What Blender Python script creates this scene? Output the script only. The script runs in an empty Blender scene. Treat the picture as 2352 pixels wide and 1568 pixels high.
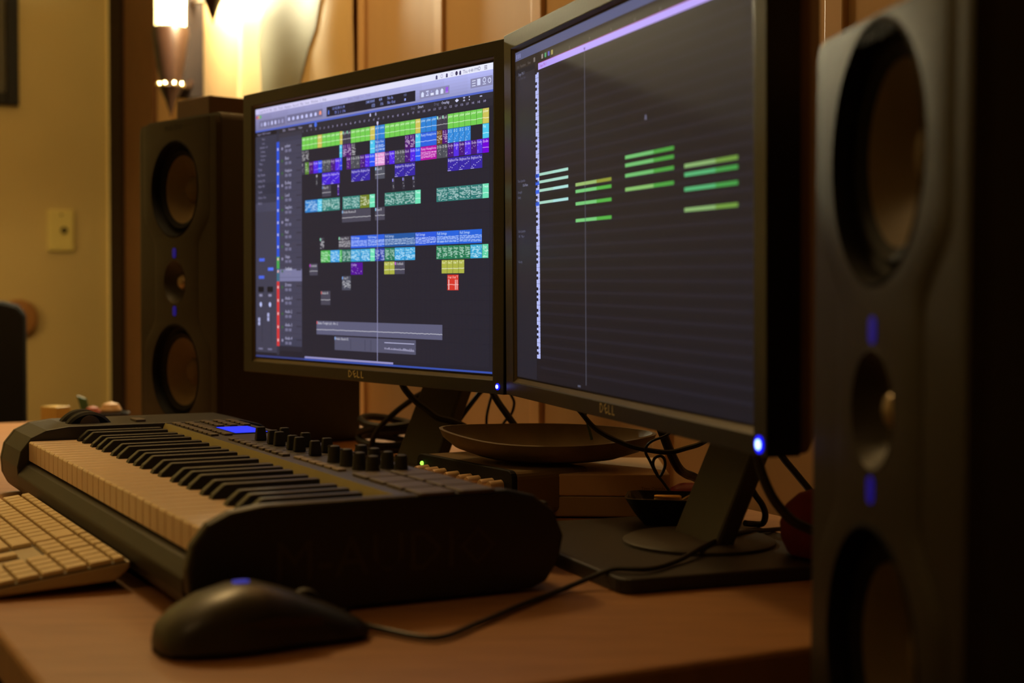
import bpy, math, random
from mathutils import Vector, Matrix
random.seed(7)
SC = bpy.context.scene
COL = SC.collection
PI = math.pi
DESK = 0.74                      # desk top height
EYE = DESK + 0.233               # camera height
def srgb(c):
    return tuple(((v/255)/12.92 if v/255 <= .04045 else (((v/255)+.055)/1.055)**2.4) for v in c)

# ------------------------------------------------------------------ camera
cam = bpy.data.cameras.new('camera'); camo = bpy.data.objects.new('camera', cam); COL.objects.link(camo)
cam.sensor_width = 36.0; cam.lens = 3442/2352*36.0; cam.clip_start = .02; cam.clip_end = 60
P_, R_ = .037, -.004             # pitch down, roll
cp, sp, cr, sr = math.cos(P_), math.sin(P_), math.cos(R_), math.sin(R_)
fw = Vector((0, cp, -sp)); u0 = Vector((0, sp, cp)); x0 = Vector((1, 0, 0))
right = x0*cr - u0*sr; up = x0*sr + u0*cr
camo.matrix_world = Matrix(((right.x, up.x, -fw.x, 0), (right.y, up.y, -fw.y, 0), (right.z, up.z, -fw.z, EYE), (0, 0, 0, 1)))
cam.dof.use_dof = True; cam.dof.focus_distance = 1.52; cam.dof.aperture_fstop = 5.0
SC.camera = camo
# ------------------------------------------------------------------ light and exposure
SC.view_settings.view_transform = 'Standard'; SC.view_settings.look = 'None'
SC.view_settings.exposure = 0.0; SC.view_settings.gamma = 1.0; SC.view_settings.use_curve_mapping = False
wd = bpy.data.worlds.new('world'); SC.world = wd; wd.use_nodes = True
wd.node_tree.nodes['Background'].inputs[0].default_value = (1.0, .62, .28, 1)
wd.node_tree.nodes['Background'].inputs[1].default_value = .012
def lamp(kind, name, loc, power, color, size, target=None):
    l = bpy.data.lights.new(name, kind); o = bpy.data.objects.new(name, l); COL.objects.link(o)
    l.energy = power; l.color = color; o.location = loc
    if kind == 'AREA': l.size = size
    else: l.shadow_soft_size = size
    if target is not None:
        o.rotation_euler = (Vector(target)-Vector(loc)).to_track_quat('-Z', 'Y').to_euler()
    return o
AZ = 1.0825
CA, SA = math.cos(AZ), math.sin(AZ)
def D(u, n, h=0.0):              # room frame: u along the back wall (towards the right end), n towards the user
    return Vector((u*CA - n*SA, -u*SA - n*CA, DESK + h))
sl = lamp('SPOT', 'room_lamp_left', D(-3.35, .12, .42), 8.0, (1.0, .70, .30), .07, D(-3.75, -.62, -.42)); sl.data.spot_size = math.radians(104); sl.data.spot_blend = .35
lamp('POINT', 'pendant_lamp', D(-2.2, -.40, 1.30), 22.0, (1.0, .65, .27), .12)
lamp('AREA', 'ceiling_lamp', D(-.75, .9, 1.6), 1.7, (1.0, .60, .26), .5, D(-1.2, -.45, 0))
ADDED_BULB_GLOW = 1400.0

# ------------------------------------------------------------------ materials
MATS = {}
def mat(name, rgb, rough=.6, metal=0.0, var=.12, scale=30.0, bump=0.0, spec=.5, stretch=None, rgb2=None, coat=0.0):
    if name in MATS: return MATS[name]
    m = bpy.data.materials.new(name); m.use_nodes = True
    nt = m.node_tree; b = nt.nodes['Principled BSDF']
    tc = nt.nodes.new('ShaderNodeTexCoord'); mp = nt.nodes.new('ShaderNodeMapping'); nz = nt.nodes.new('ShaderNodeTexNoise')
    nz.inputs['Scale'].default_value = scale; nz.inputs['Detail'].default_value = 4
    nt.links.new(tc.outputs['Object'], mp.inputs[0]); nt.links.new(mp.outputs[0], nz.inputs['Vector'])
    if stretch: mp.inputs['Scale'].default_value = stretch[0]; mp.inputs['Rotation'].default_value = stretch[1]
    mx = nt.nodes.new('ShaderNodeMix'); mx.data_type = 'RGBA'
    c = srgb(rgb)
    a = tuple(v*(1-var) for v in c); d = srgb(rgb2) if rgb2 else tuple(min(1, v*(1+var)) for v in c)
    mx.inputs[6].default_value = (*a, 1); mx.inputs[7].default_value = (*d, 1)
    nt.links.new(nz.outputs[0], mx.inputs[0]); nt.links.new(mx.outputs[2], b.inputs['Base Color'])
    b.inputs['Roughness'].default_value = rough; b.inputs['Metallic'].default_value = metal
    b.inputs['Specular IOR Level'].default_value = spec; b.inputs['Coat Weight'].default_value = coat
    if bump:
        bp = nt.nodes.new('ShaderNodeBump'); bp.inputs['Strength'].default_value = bump; bp.inputs['Distance'].default_value = .001
        nt.links.new(nz.outputs[0], bp.inputs['Height']); nt.links.new(bp.outputs[0], b.inputs['Normal'])
    MATS[name] = m
    return m
def glow(name, rgb, strength, base=(5, 5, 8)):
    if name in MATS: return MATS[name]
    m = bpy.data.materials.new(name); m.use_nodes = True
    b = m.node_tree.nodes['Principled BSDF']
    b.inputs['Base Color'].default_value = (*srgb(base), 1)
    b.inputs['Emission Color'].default_value = (*srgb(rgb), 1); b.inputs['Emission Strength'].default_value = strength
    MATS[name] = m
    return m
def screen_mat():
    m = bpy.data.materials.new('screen_panel'); m.use_nodes = True
    nt = m.node_tree; b = nt.nodes['Principled BSDF']
    at = nt.nodes.new('ShaderNodeAttribute'); at.attribute_name = 'Col'
    b.inputs['Base Color'].default_value = (.004, .004, .005, 1); b.inputs['Roughness'].default_value = .38
    b.inputs['Specular IOR Level'].default_value = .14
    nt.links.new(at.outputs['Color'], b.inputs['Emission Color']); b.inputs['Emission Strength'].default_value = 1.0
    return m
M_SCREEN = screen_mat()
M_PLAST = mat('black_plastic', (38, 35, 30), .45, var=.15, scale=200, bump=.05)
M_BEZEL = mat('bezel_plastic', (22, 20, 15), .34, var=.08, scale=400, bump=.08)
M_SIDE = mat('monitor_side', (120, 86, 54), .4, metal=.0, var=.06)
M_STAND = mat('stand_grey', (56, 51, 37), .5, var=.06)
M_BASE = mat('base_plastic', (36, 33, 25), .5, var=.08)
M_CABLE = mat('cable_rubber', (24, 23, 22), .5, var=.1)
M_CABLE2 = mat('grey_cable_rubber', (74, 62, 48), .55, var=.1)
M_BODY = mat('piano_body', (34, 32, 28), .5, var=.08, scale=300, bump=.05)
M_CAP = mat('piano_end_cap', (40, 37, 30), .42, var=.08, scale=300, bump=.05)
M_PANEL = mat('piano_panel', (78, 74, 74), .40, var=.06, scale=300)
M_SLIP = mat('piano_fallboard', (150, 140, 84), .5, var=.05)
M_WHITE = mat('white_key', (232, 205, 168), .28, var=.03)
M_BLACK = mat('black_key', (30, 29, 25), .38, var=.08)
M_KNOB = mat('knob_rubber', (44, 42, 32), .6, var=.1)
M_BTN = mat('button_rubber', (96, 84, 72), .5, var=.08)
M_ALU = mat('keyboard_aluminium', (196, 182, 150), .4, metal=.15, var=.04)
M_KEYCAP = mat('keycap_plastic', (228, 206, 160), .4, var=.03)
M_SPK = mat('speaker_cabinet', (26, 22, 18), .55, var=.1, scale=120, bump=.05)
M_BAFFLE = mat('speaker_baffle', (40, 33, 20), .5, var=.06, scale=150, spec=.22)
M_RING = mat('woofer_surround', (10, 9, 7), .7, var=.1, spec=.1)
M_CONE = mat('woofer_cone', (86, 70, 44), .6, var=.1, scale=60, spec=.12)
M_DOME = mat('tweeter_dome', (150, 130, 100), .3, metal=.5, var=.05)
M_DARK = mat('dark_rubber', (14, 13, 11), .65, var=.1, spec=.25)
M_BRASS = mat('brass', (190, 150, 80), .3, metal=.9, var=.1)
M_CHROME = mat('knob_metal', (226, 190, 140), .35, metal=.3, var=.1)
M_RED = mat('red_cloth', (120, 22, 28), .8, var=.25, scale=90, bump=.4)
M_REDCAP = mat('red_plastic', (150, 24, 30), .5, var=.1)
M_BOWL = mat('worn_wood_bowl', (112, 94, 60), .6, var=.35, scale=40, bump=.4)
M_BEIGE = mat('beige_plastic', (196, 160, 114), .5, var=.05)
M_WOODDK = mat('dark_turned_wood', (32, 17, 9), .35, var=.35, scale=25, stretch=((1, 1, .15), (0, 0, 0)), coat=.2, spec=.3)
M_DESK = mat('desk_wood', (162, 112, 68), .48, var=.22, scale=14, stretch=((1, 7, 1), (0, 0, -AZ)), rgb2=(188, 136, 86), bump=.03)
M_DESKEDGE = mat('desk_edge_wood', (110, 66, 36), .5, var=.2, scale=14)
M_WALLB = mat('wood_panel_wall', (188, 152, 108), .5, var=.08, scale=5, stretch=((6, 6, .4), (0, 0, 0)))
M_BATTEN = mat('panel_batten', (200, 160, 112), .45, var=.08, scale=6)
M_WALLL = mat('plaster_wall', (196, 176, 118), .85, var=.04, scale=8)
M_TRIM = mat('corner_trim', (246, 232, 168), .5, var=.04)
M_DARKTRIM = mat('dark_wood_trim', (36, 22, 13), .6, spec=.08, var=.2)
M_FLOOR = mat('floor_wood', (70, 48, 32), .6, var=.2, scale=6)
M_CEIL = mat('ceiling_paint', (200, 180, 140), .9, var=.03)
M_PAPER = mat('poster_paper', (206, 176, 124), .7, var=.12, scale=5, bump=.2)
M_PRINT = mat('poster_print', (124, 118, 88), .75, var=.12, scale=8)
M_FRAME = mat('picture_frame_wood', (22, 18, 12), .5, var=.2, spec=.15)
M_ART = mat('picture_print', (70, 62, 36), .4, spec=.2, var=.3, scale=4)
M_OUTLET = mat('outlet_plastic', (214, 200, 120), .45, var=.03)
M_CREAM = mat('cream_plastic', (178, 148, 74), .5, var=.05)
M_LEAF = mat('leaf_green', (60, 84, 44), .5, var=.2)

# ------------------------------------------------------------------ mesh builder
def frame(loc, az):
    return Matrix.Translation(loc) @ Matrix.Rotation(-az, 4, 'Z')
class MB:
    def __init__(s): s.v = []; s.f = []
    def add(s, vs, fs):
        k = len(s.v); s.v += [Vector(v) for v in vs]; s.f += [tuple(i+k for i in f) for f in fs]; return s
    def box(s, x0, x1, y0, y1, z0, z1):
        return s.add([(x0,y0,z0),(x1,y0,z0),(x1,y1,z0),(x0,y1,z0),(x0,y0,z1),(x1,y0,z1),(x1,y1,z1),(x0,y1,z1)],
                     [(0,3,2,1),(4,5,6,7),(0,1,5,4),(1,2,6,5),(2,3,7,6),(3,0,4,7)])
    def rings(s, loops, caps=True, closed=False):
        n = len(loops[0]); vs = [p for l in loops for p in l]; fs = []
        m = len(loops)
        for i in range(m if closed else m-1):
            a, b = i*n, ((i+1) % m)*n
            for j in range(n): fs.append((a+j, a+(j+1) % n, b+(j+1) % n, b+j))
        if caps and not closed:
            fs.append(tuple(reversed(range(n)))); fs.append(tuple(range((m-1)*n, m*n)))
        return s.add(vs, fs)
    def prism(s, poly, a, b, fn):     # poly of 2d points swept from a to b; fn(p,q,t) -> 3d
        return s.rings([[fn(p, q, a) for p, q in poly], [fn(p, q, b) for p, q in poly]])
    def lathe(s, prof, n=24, O=(0,0,0), X=(1,0,0), Y=(0,1,0), Z=(0,0,1), caps=True, sx=1, sy=1):
        O, X, Y, Z = Vector(O), Vector(X), Vector(Y), Vector(Z)
        return s.rings([[O + X*(r*sx*math.cos(2*PI*k/n)) + Y*(r*sy*math.sin(2*PI*k/n)) + Z*z for k in range(n)] for r, z in prof], caps)
    def tube(s, pts, r, n=8, sub=5, closed=False):
        P = [Vector(p) for p in pts]; path = []
        m = len(P)
        for i in range(m if closed else m-1):
            if closed: a, b, c, d = P[(i-1) % m], P[i], P[(i+1) % m], P[(i+2) % m]
            else: a, b, c, d = P[max(i-1, 0)], P[i], P[i+1], P[min(i+2, m-1)]
            for k in range(sub):
                t = k/sub
                path.append(.5*((2*b) + (c-a)*t + (2*a-5*b+4*c-d)*t*t + (3*b-a-3*c+d)*t**3))
        if not closed: path.append(P[-1])
        loops = []; prev = None
        for i, p in enumerate(path):
            if closed: t = path[(i+1) % len(path)] - path[i-1]
            else: t = path[min(i+1, len(path)-1)] - path[max(i-1, 0)]
            t.normalize()
            if prev is None:
                prev = t.cross(Vector((0, 0, 1)))
                if prev.length < .05: prev = t.cross(Vector((1, 0, 0)))
            nrm = (prev - t*prev.dot(t)).normalized(); prev = nrm; bn = t.cross(nrm)
            loops.append([p + nrm*(r*math.cos(2*PI*k/n)) + bn*(r*math.sin(2*PI*k/n)) for k in range(n)])
        return s.rings(loops, True, closed)
OFF = {}
def link(o, parent=None):
    COL.objects.link(o)
    if parent is not None: o.parent = parent
def props(o, label=None, cat=None, group=None, kind=None):
    if label: o['label'] = label
    if cat: o['category'] = cat
    if group: o['group'] = group
    if kind: o['kind'] = kind
    return o
def thing(name, loc, label, cat, group=None):
    o = bpy.data.objects.new(name, None); o.empty_display_size = .05; o.location = loc; link(o)
    OFF[o.name] = Vector(loc)
    return props(o, label, cat, group)
def obj(name, mb, m, parent=None, M=None, loc=None, smooth=False, bevel=0, label=None, kind=None, mesh_only=False):
    off = OFF[parent.name] if parent is not None else Vector(loc if loc is not None else (0, 0, 0))
    vs = [((M @ v) if M is not None else v) - off for v in mb.v]
    me = bpy.data.meshes.new(name); me.from_pydata([tuple(v) for v in vs], [], mb.f); me.update()
    me.materials.append(m)
    if smooth:
        for p in me.polygons: p.use_smooth = True
        if hasattr(me, 'set_sharp_from_angle'): me.set_sharp_from_angle(angle=math.radians(40))
    o = bpy.data.objects.new(name, me); link(o, parent)
    if parent is None: o.location = off
    OFF[o.name] = off
    if bevel:
        b = o.modifiers.new('bevel', 'BEVEL'); b.width = bevel; b.segments = 2; b.limit_method = 'ANGLE'; b.angle_limit = math.radians(35)
    if label: o['label'] = label
    if kind: o['kind'] = kind
    return o
def rrect(x0, x1, y0, y1, r, n=4):
    out = []
    for cx, cy, a in ((x1-r, y1-r, 0), (x0+r, y1-r, 90), (x0+r, y0+r, 180), (x1-r, y0+r, 270)):
        for k in range(n+1):
            t = math.radians(a + 90*k/n); out.append((cx + r*math.cos(t), cy + r*math.sin(t)))
    return out
TXT = {}
def text_geo(s):                 # flat letter outlines, unit height, origin at left baseline
    if s in TXT: return TXT[s]
    cu = bpy.data.curves.new('t', 'FONT'); cu.body = s; cu.resolution_u = 1; cu.size = 1.0
    o = bpy.data.objects.new('t', cu)
    me = bpy.data.meshes.new_from_object(o)
    vs = [(v.co.x, v.co.y) for v in me.vertices]; fs = [tuple(p.vertices) for p in me.polygons]
    bpy.data.objects.remove(o); bpy.data.curves.remove(cu); bpy.data.meshes.remove(me)
    w = max([v[0] for v in vs] or [1])
    TXT[s] = (vs, fs, w); return TXT[s]

# ------------------------------------------------------------------ room shell
BW = -.97                        # back wall plane, n
LW = -4.158                      # left wall plane, u
RW, FW = 2.2, 2.3
FL, CE = -DESK, 1.76
MD = Matrix(((CA, -SA, 0, 0), (-SA, -CA, 0, 0), (0, 0, 1, DESK), (0, 0, 0, 1)))   # room frame (u,n,h) -> world
def dbox(u0, u1, n0, n1, h0, h1): return MB().box(u0, u1, n0, n1, h0, h1)
def struct(name, mb, m, loc=None, **k):
    o = obj(name, mb, m, None, MD, loc or MD @ Vector((sum(v.x for v in mb.v)/len(mb.v), sum(v.y for v in mb.v)/len(mb.v), min(v.z for v in mb.v))), **k)
    o['kind'] = 'structure'; return o
struct('floor', dbox(LW-.1, RW+.1, BW-.1, FW+.1, FL-.05, FL), M_FLOOR)
struct('ceiling', dbox(LW-.1, RW+.1, BW-.1, FW+.1, CE, CE+.05), M_CEIL)
wb = struct('wall_back', dbox(LW-.1, RW+.1, BW-.1, BW, FL, CE), M_WALLB)
for k, u in enumerate((-3.56, -2.66, -2.36, -2.055, -1.75, -1.45, -1.15, -.85, -.55)):   # panel joints: a raised batten beside a recessed dark joint
    obj('batten', dbox(u-.014, u+.014, BW-.002, BW+.007, FL+.08, CE-.02), M_BATTEN, wb, MD, bevel=.002)
struct('wall_left', dbox(LW-.1, LW, BW-.1, FW+.1, FL, CE), M_WALLL)
struct('wall_right', dbox(RW, RW+.1, BW-.1, FW+.1, FL, CE), M_WALLL)
struct('wall_front', dbox(LW-.1, RW+.1, FW, FW+.1, FL, CE), M_WALLL)
struct('trim_1', dbox(LW, LW+.012, BW, BW+.020, FL+.085, CE-.02), M_TRIM, bevel=.003)
struct('trim_2', dbox(LW+.012, -4.005, BW, BW+.016, FL+.085, CE-.02), M_DARKTRIM, bevel=.002)
struct('trim_3', dbox(-4.000, -3.70, BW, BW+.010, FL+.085, CE-.02), mat('brown_wood_trim', (104, 70, 42), .5, spec=.15, var=.15, scale=12), bevel=.003)
struct('baseboard_left', dbox(LW, LW+.015, BW+.02, FW, FL, FL+.08), M_TRIM, bevel=.003)
struct('baseboard_back', dbox(LW+.016, RW, BW, BW+.015, FL, FL+.08), M_BATTEN, bevel=.003)

# outlet plate on the left wall
t = thing('outlet_plate', MD @ Vector((LW, -.825, .322)), 'pale yellow wall outlet plate with a dark round socket, on the left wall', 'outlet')
obj('plate', dbox(LW, LW+.013, -.859, -.790, .322, .434), M_OUTLET, t, MD, bevel=.004)
obj('socket', MB().lathe([(.009, 0), (.009, .004), (.006, .004), (.006, .001)], 16, (LW+.012, -.832, .378), (0,1,0), (0,0,1), (1,0,0)), M_DARK, t, MD)
obj('screw', MB().lathe([(.003, 0), (.003, .0025)], 10, (LW+.012, -.825, .42), (0,1,0), (0,0,1), (1,0,0)), M_DARK, t, MD)
# picture at the upper left
t = thing('framed_picture', MD @ Vector((LW, -.50, .705)), 'dark framed picture hanging on the left wall at the upper left', 'picture')
fr = MB(); n0, n1, h0, h1 = -.717, -.22, .706, 1.30
for a in ((n0, n0+.032, h0, h1), (n1-.032, n1, h0, h1), (n0+.032, n1-.032, h0, h0+.032), (n0+.032, n1-.032, h1-.032, h1)):
    fr.box(LW, LW+.022, a[0], a[1], a[2], a[3])
obj('frame', fr, M_FRAME, t, MD, bevel=.002)
obj('print', dbox(LW, LW+.008, n0+.03, n1-.03, h0+.03, h1-.03), M_ART, t, MD)
# black cabinet and wooden wall disc at the far left
t = thing('floor_cabinet', MD @ Vector((-3.10, -.42, FL)), 'tall black cabinet standing on the floor at the far left edge', 'cabinet')
cb = MB(); prof = [(-.53, FL+.01), (-.53, .175), (-.515, .193), (-.49, .200), (-.30, .225), (-.15, .22), (-.15, FL+.01)]
cb.prism(prof, -3.30, -2.99, lambda p, q, a: Vector((a, p, q)))
obj('body', cb, M_DARK, t, MD, bevel=.008)
for a in (-3.27, -3.05):
    for b in (-.50, -.19): obj('foot', dbox(a, a+.03, b, b+.03, FL, FL+.012), M_PLAST, t, MD)
o = obj('wall_disc', MB().lathe([(.045, 0), (.05, .006), (.05, .02), (.044, .027), (.02, .030)], 28, (LW, -.712, .142), (0,1,0), (0,0,1), (1,0,0)), mat('tan_wood', (150, 104, 50), .5, var=.15, scale=20), None, MD, MD @ Vector((LW, -.712, .092)), smooth=True)
props(o, 'round tan wooden disc on the left wall, half hidden by the black cabinet', 'wall hook')

# hanging poster on the back wall
t = thing('wall_poster', MD @ Vector((-2.70, BW+.008, .50)), 'tan paper poster with a grey printed shape, hanging on the panelled wall', 'poster')
po = MB(); nu, nh = 26, 14
def curl(u, h): return BW + .0095 + .004*math.sin(u*21 + h*5) + .003*math.sin(h*17 - u*6) + .004
gv = []
for i in range(nu+1):
    for j in range(nh+1):
        u = -3.012 + (.632)*i/nu; h = .47 + .75*j/nh
        gv.append((u, curl(u, h), h))
gf = [(i*(nh+1)+j, (i+1)*(nh+1)+j, (i+1)*(nh+1)+j+1, i*(nh+1)+j+1) for i in range(nu) for j in range(nh)]
po.add(gv, gf)
pob = obj('sheet', po, M_PAPER, t, MD, smooth=True)
sm = pob.modifiers.new('thick', 'SOLIDIFY'); sm.thickness = .0012
shape = [(-2.80, .47), (-2.845, .60), (-2.86, .65), (-2.885, .71), (-2.862, .75), (-2.80, .80), (-2.78, .93), (-2.74, 1.03), (-2.62, 1.06), (-2.52, .98), (-2.50, .84), (-2.513, .74), (-2.541, .69), (-2.59, .66), (-2.636, .605), (-2.66, .47)]
ps = MB(); k = len(shape)//2
L_ = shape[:k]; Rr = list(reversed(shape[k:]))
N2 = 16
pv = []
for (a, b) in zip(L_, Rr):
    for j in range(N2+1):
        u = a[0] + (b[0]-a[0])*j/N2; h = a[1] + (b[1]-a[1])*j/N2
        pv.append((u, curl(u, h)+.0022, h))
ps.add(pv, [(i*(N2+1)+j, i*(N2+1)+j+1, (i+1)*(N2+1)+j+1, (i+1)*(N2+1)+j) for i in range(k-1) for j in range(N2)])
obj('printed_shape', ps, M_PRINT, t, MD, smooth=True)

# wall sconce: a dark rod with turned cups holding glowing glass shades
t = thing('wall_sconce', MD @ Vector((-3.30, BW, .655)), 'carved dark wooden wall sconce with glowing glass shades, on the panelled wall', 'lamp')
obj('rod', dbox(-3.303, -3.283, BW+.004, BW+.064, .645, 1.35), mat('dark_rod_wood', (22, 13, 8), .7, var=.2, spec=.1), t, MD, bevel=.004)
obj('wall_plate', MB().lathe([(.06, 0), (.06, .012), (.045, .02)], 24, (-3.31, BW, 1.10), (1,0,0), (0,0,1), (0,1,0)), M_WOODDK, t, MD, smooth=True)
M_ADDED_BULB = glow('added_bulb_glow', (255, 244, 200), ADDED_BULB_GLOW, (240, 230, 200))
M_BEAD = mat('brass_bead', (230, 210, 150), .18, metal=.9, var=.03)
def cup(u, n, hb, glass):
    f = obj('cup', MB().lathe([(.001, -.010), (.003, .0), (.012, .026), (.024, .050), (.027, .056), (.023, .062), (.024, .070), (.030, .100), (.036, .140), (.040, .172), (.039, .184), (.034, .187), (.030, .150)], 28, (u, n, hb)), M_WOODDK, t, MD, smooth=True)
    for k in range(8):
        a = 2*PI*k/8
        obj('bead', MB().lathe([(.0005, -.006), (.0045, -.004), (.0062, 0), (.0045, .004), (.0005, .006)], 10, (u + .026*math.cos(a), n + .026*math.sin(a), hb+.060)), M_BEAD, f, MD, smooth=True)
    arm = MB().tube([(u, n, hb+.075), (u-.01, (n+BW)/2, hb+.06), (-3.31, BW+.03, hb+.10)], .007, 8, 4)
    obj('arm', arm, M_WOODDK, t, MD, smooth=True)
    if True:
        obj('glass_shade', MB().lathe([(.031, .165), (.033, .19), (.033, .325), (.031, .33), (.0305, .32), (.0305, .17)], 28, (u, n, hb)), glass, t, MD, smooth=True, label='glowing cylindrical glass shade')
M_SOFT = glow('soft_glass_glow', (255, 226, 146), 7.0, (240, 230, 200))
cup(-3.262, -.885, .609, M_SOFT)
cup(-2.93, -.880, .760, M_SOFT)
obj('added_bulb', MB().lathe([(.004, -.036), (.016, -.031), (.026, -.018), (.030, 0), (.027, .018), (.018, .032), (.013, .045), (.013, .06)], 24, (-3.06, -.925, .886)), M_ADDED_BULB, t, MD, smooth=True, label='unseen bulb added close to the wall to make it glow')  # unseen bulb added above the view for the strong glow on the wall
obj('added_bulb_socket', MB().lathe([(.016, .05), (.018, .055), (.018, .10), (.006, .11)], 20, (-3.06, -.925, .886)), M_WOODDK, t, MD, smooth=True)
obj('arm', MB().tube([(-3.06, -.925, .99), (-3.18, -.93, 1.02), (-3.31, BW+.03, 1.00)], .007, 8, 4), M_WOODDK, t, MD, smooth=True)  # arm holding the added bulb

# ------------------------------------------------------------------ desk
t = thing('desk', MD @ Vector((-1.7, -.55, FL)), 'long wooden desk with a warm brown top', 'desk')
DU0, DU1, DN0, DN1 = -2.62, -.762, BW+.012, -.163
obj('desk_top', dbox(DU0, DU1, DN0, DN1, -.032, 0), M_DESK, t, MD, bevel=.004)
for u in (DU0+.05, DU1-.11):
    for n in (DN0+.05, DN1-.11): obj('leg', dbox(u, u+.06, n, n+.06, FL, -.032), M_DESKEDGE, t, MD, bevel=.003)
obj('apron', dbox(DU0+.11, DU1-.11, DN1-.10, DN1-.08, -.10, -.032), M_DESKEDGE, t, MD)

# ------------------------------------------------------------------ monitors
SW, SH = .5184, .324
class Screen:
    def __init__(s): s.v = []; s.f = []; s.c = []; s.layer = 0
    def quad(s, pts, col):
        k = len(s.v); y = -.00001*s.layer
        s.v += [(p[0]*SW, y, p[1]*SH) for p in pts]; s.f.append(tuple(range(k, k+len(pts)))); s.c.append(srgb(col))
    def r(s, a, b, t0, t1, col): s.quad([(a, t0), (b, t0), (b, t1), (a, t1)], col)
    def text(s, txt, a, t0, h, col, maxw=None):
        vs, fs, w = text_geo(txt); k = len(s.v); y = -.00001*s.layer
        sc = h/.7; sx = sc*SH/SW
        if maxw and w*sx > maxw: sx = maxw/w
        s.v += [((a + p[0]*sx)*SW, y, (t0 + p[1]*sc)*SH) for p in vs]
        for f in fs: s.f.append(tuple(i+k for i in f)); s.c.append(srgb(col))
    def build(s, parent, M):
        off = OFF[parent.name]
        me = bpy.data.meshes.new('screen')
        me.from_pydata([tuple((M @ Vector(v)) - off) for v in s.v], [], s.f); me.update()
        ca = me.attributes.new('Col', 'FLOAT_COLOR', 'FACE')
        for i, c in enumerate(s.c): ca.data[i].color = (*c, 1)
        me.materials.append(M_SCREEN)
        o = bpy.data.objects.new('screen', me); link(o, parent); OFF[o.name] = off
        return o

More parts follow.
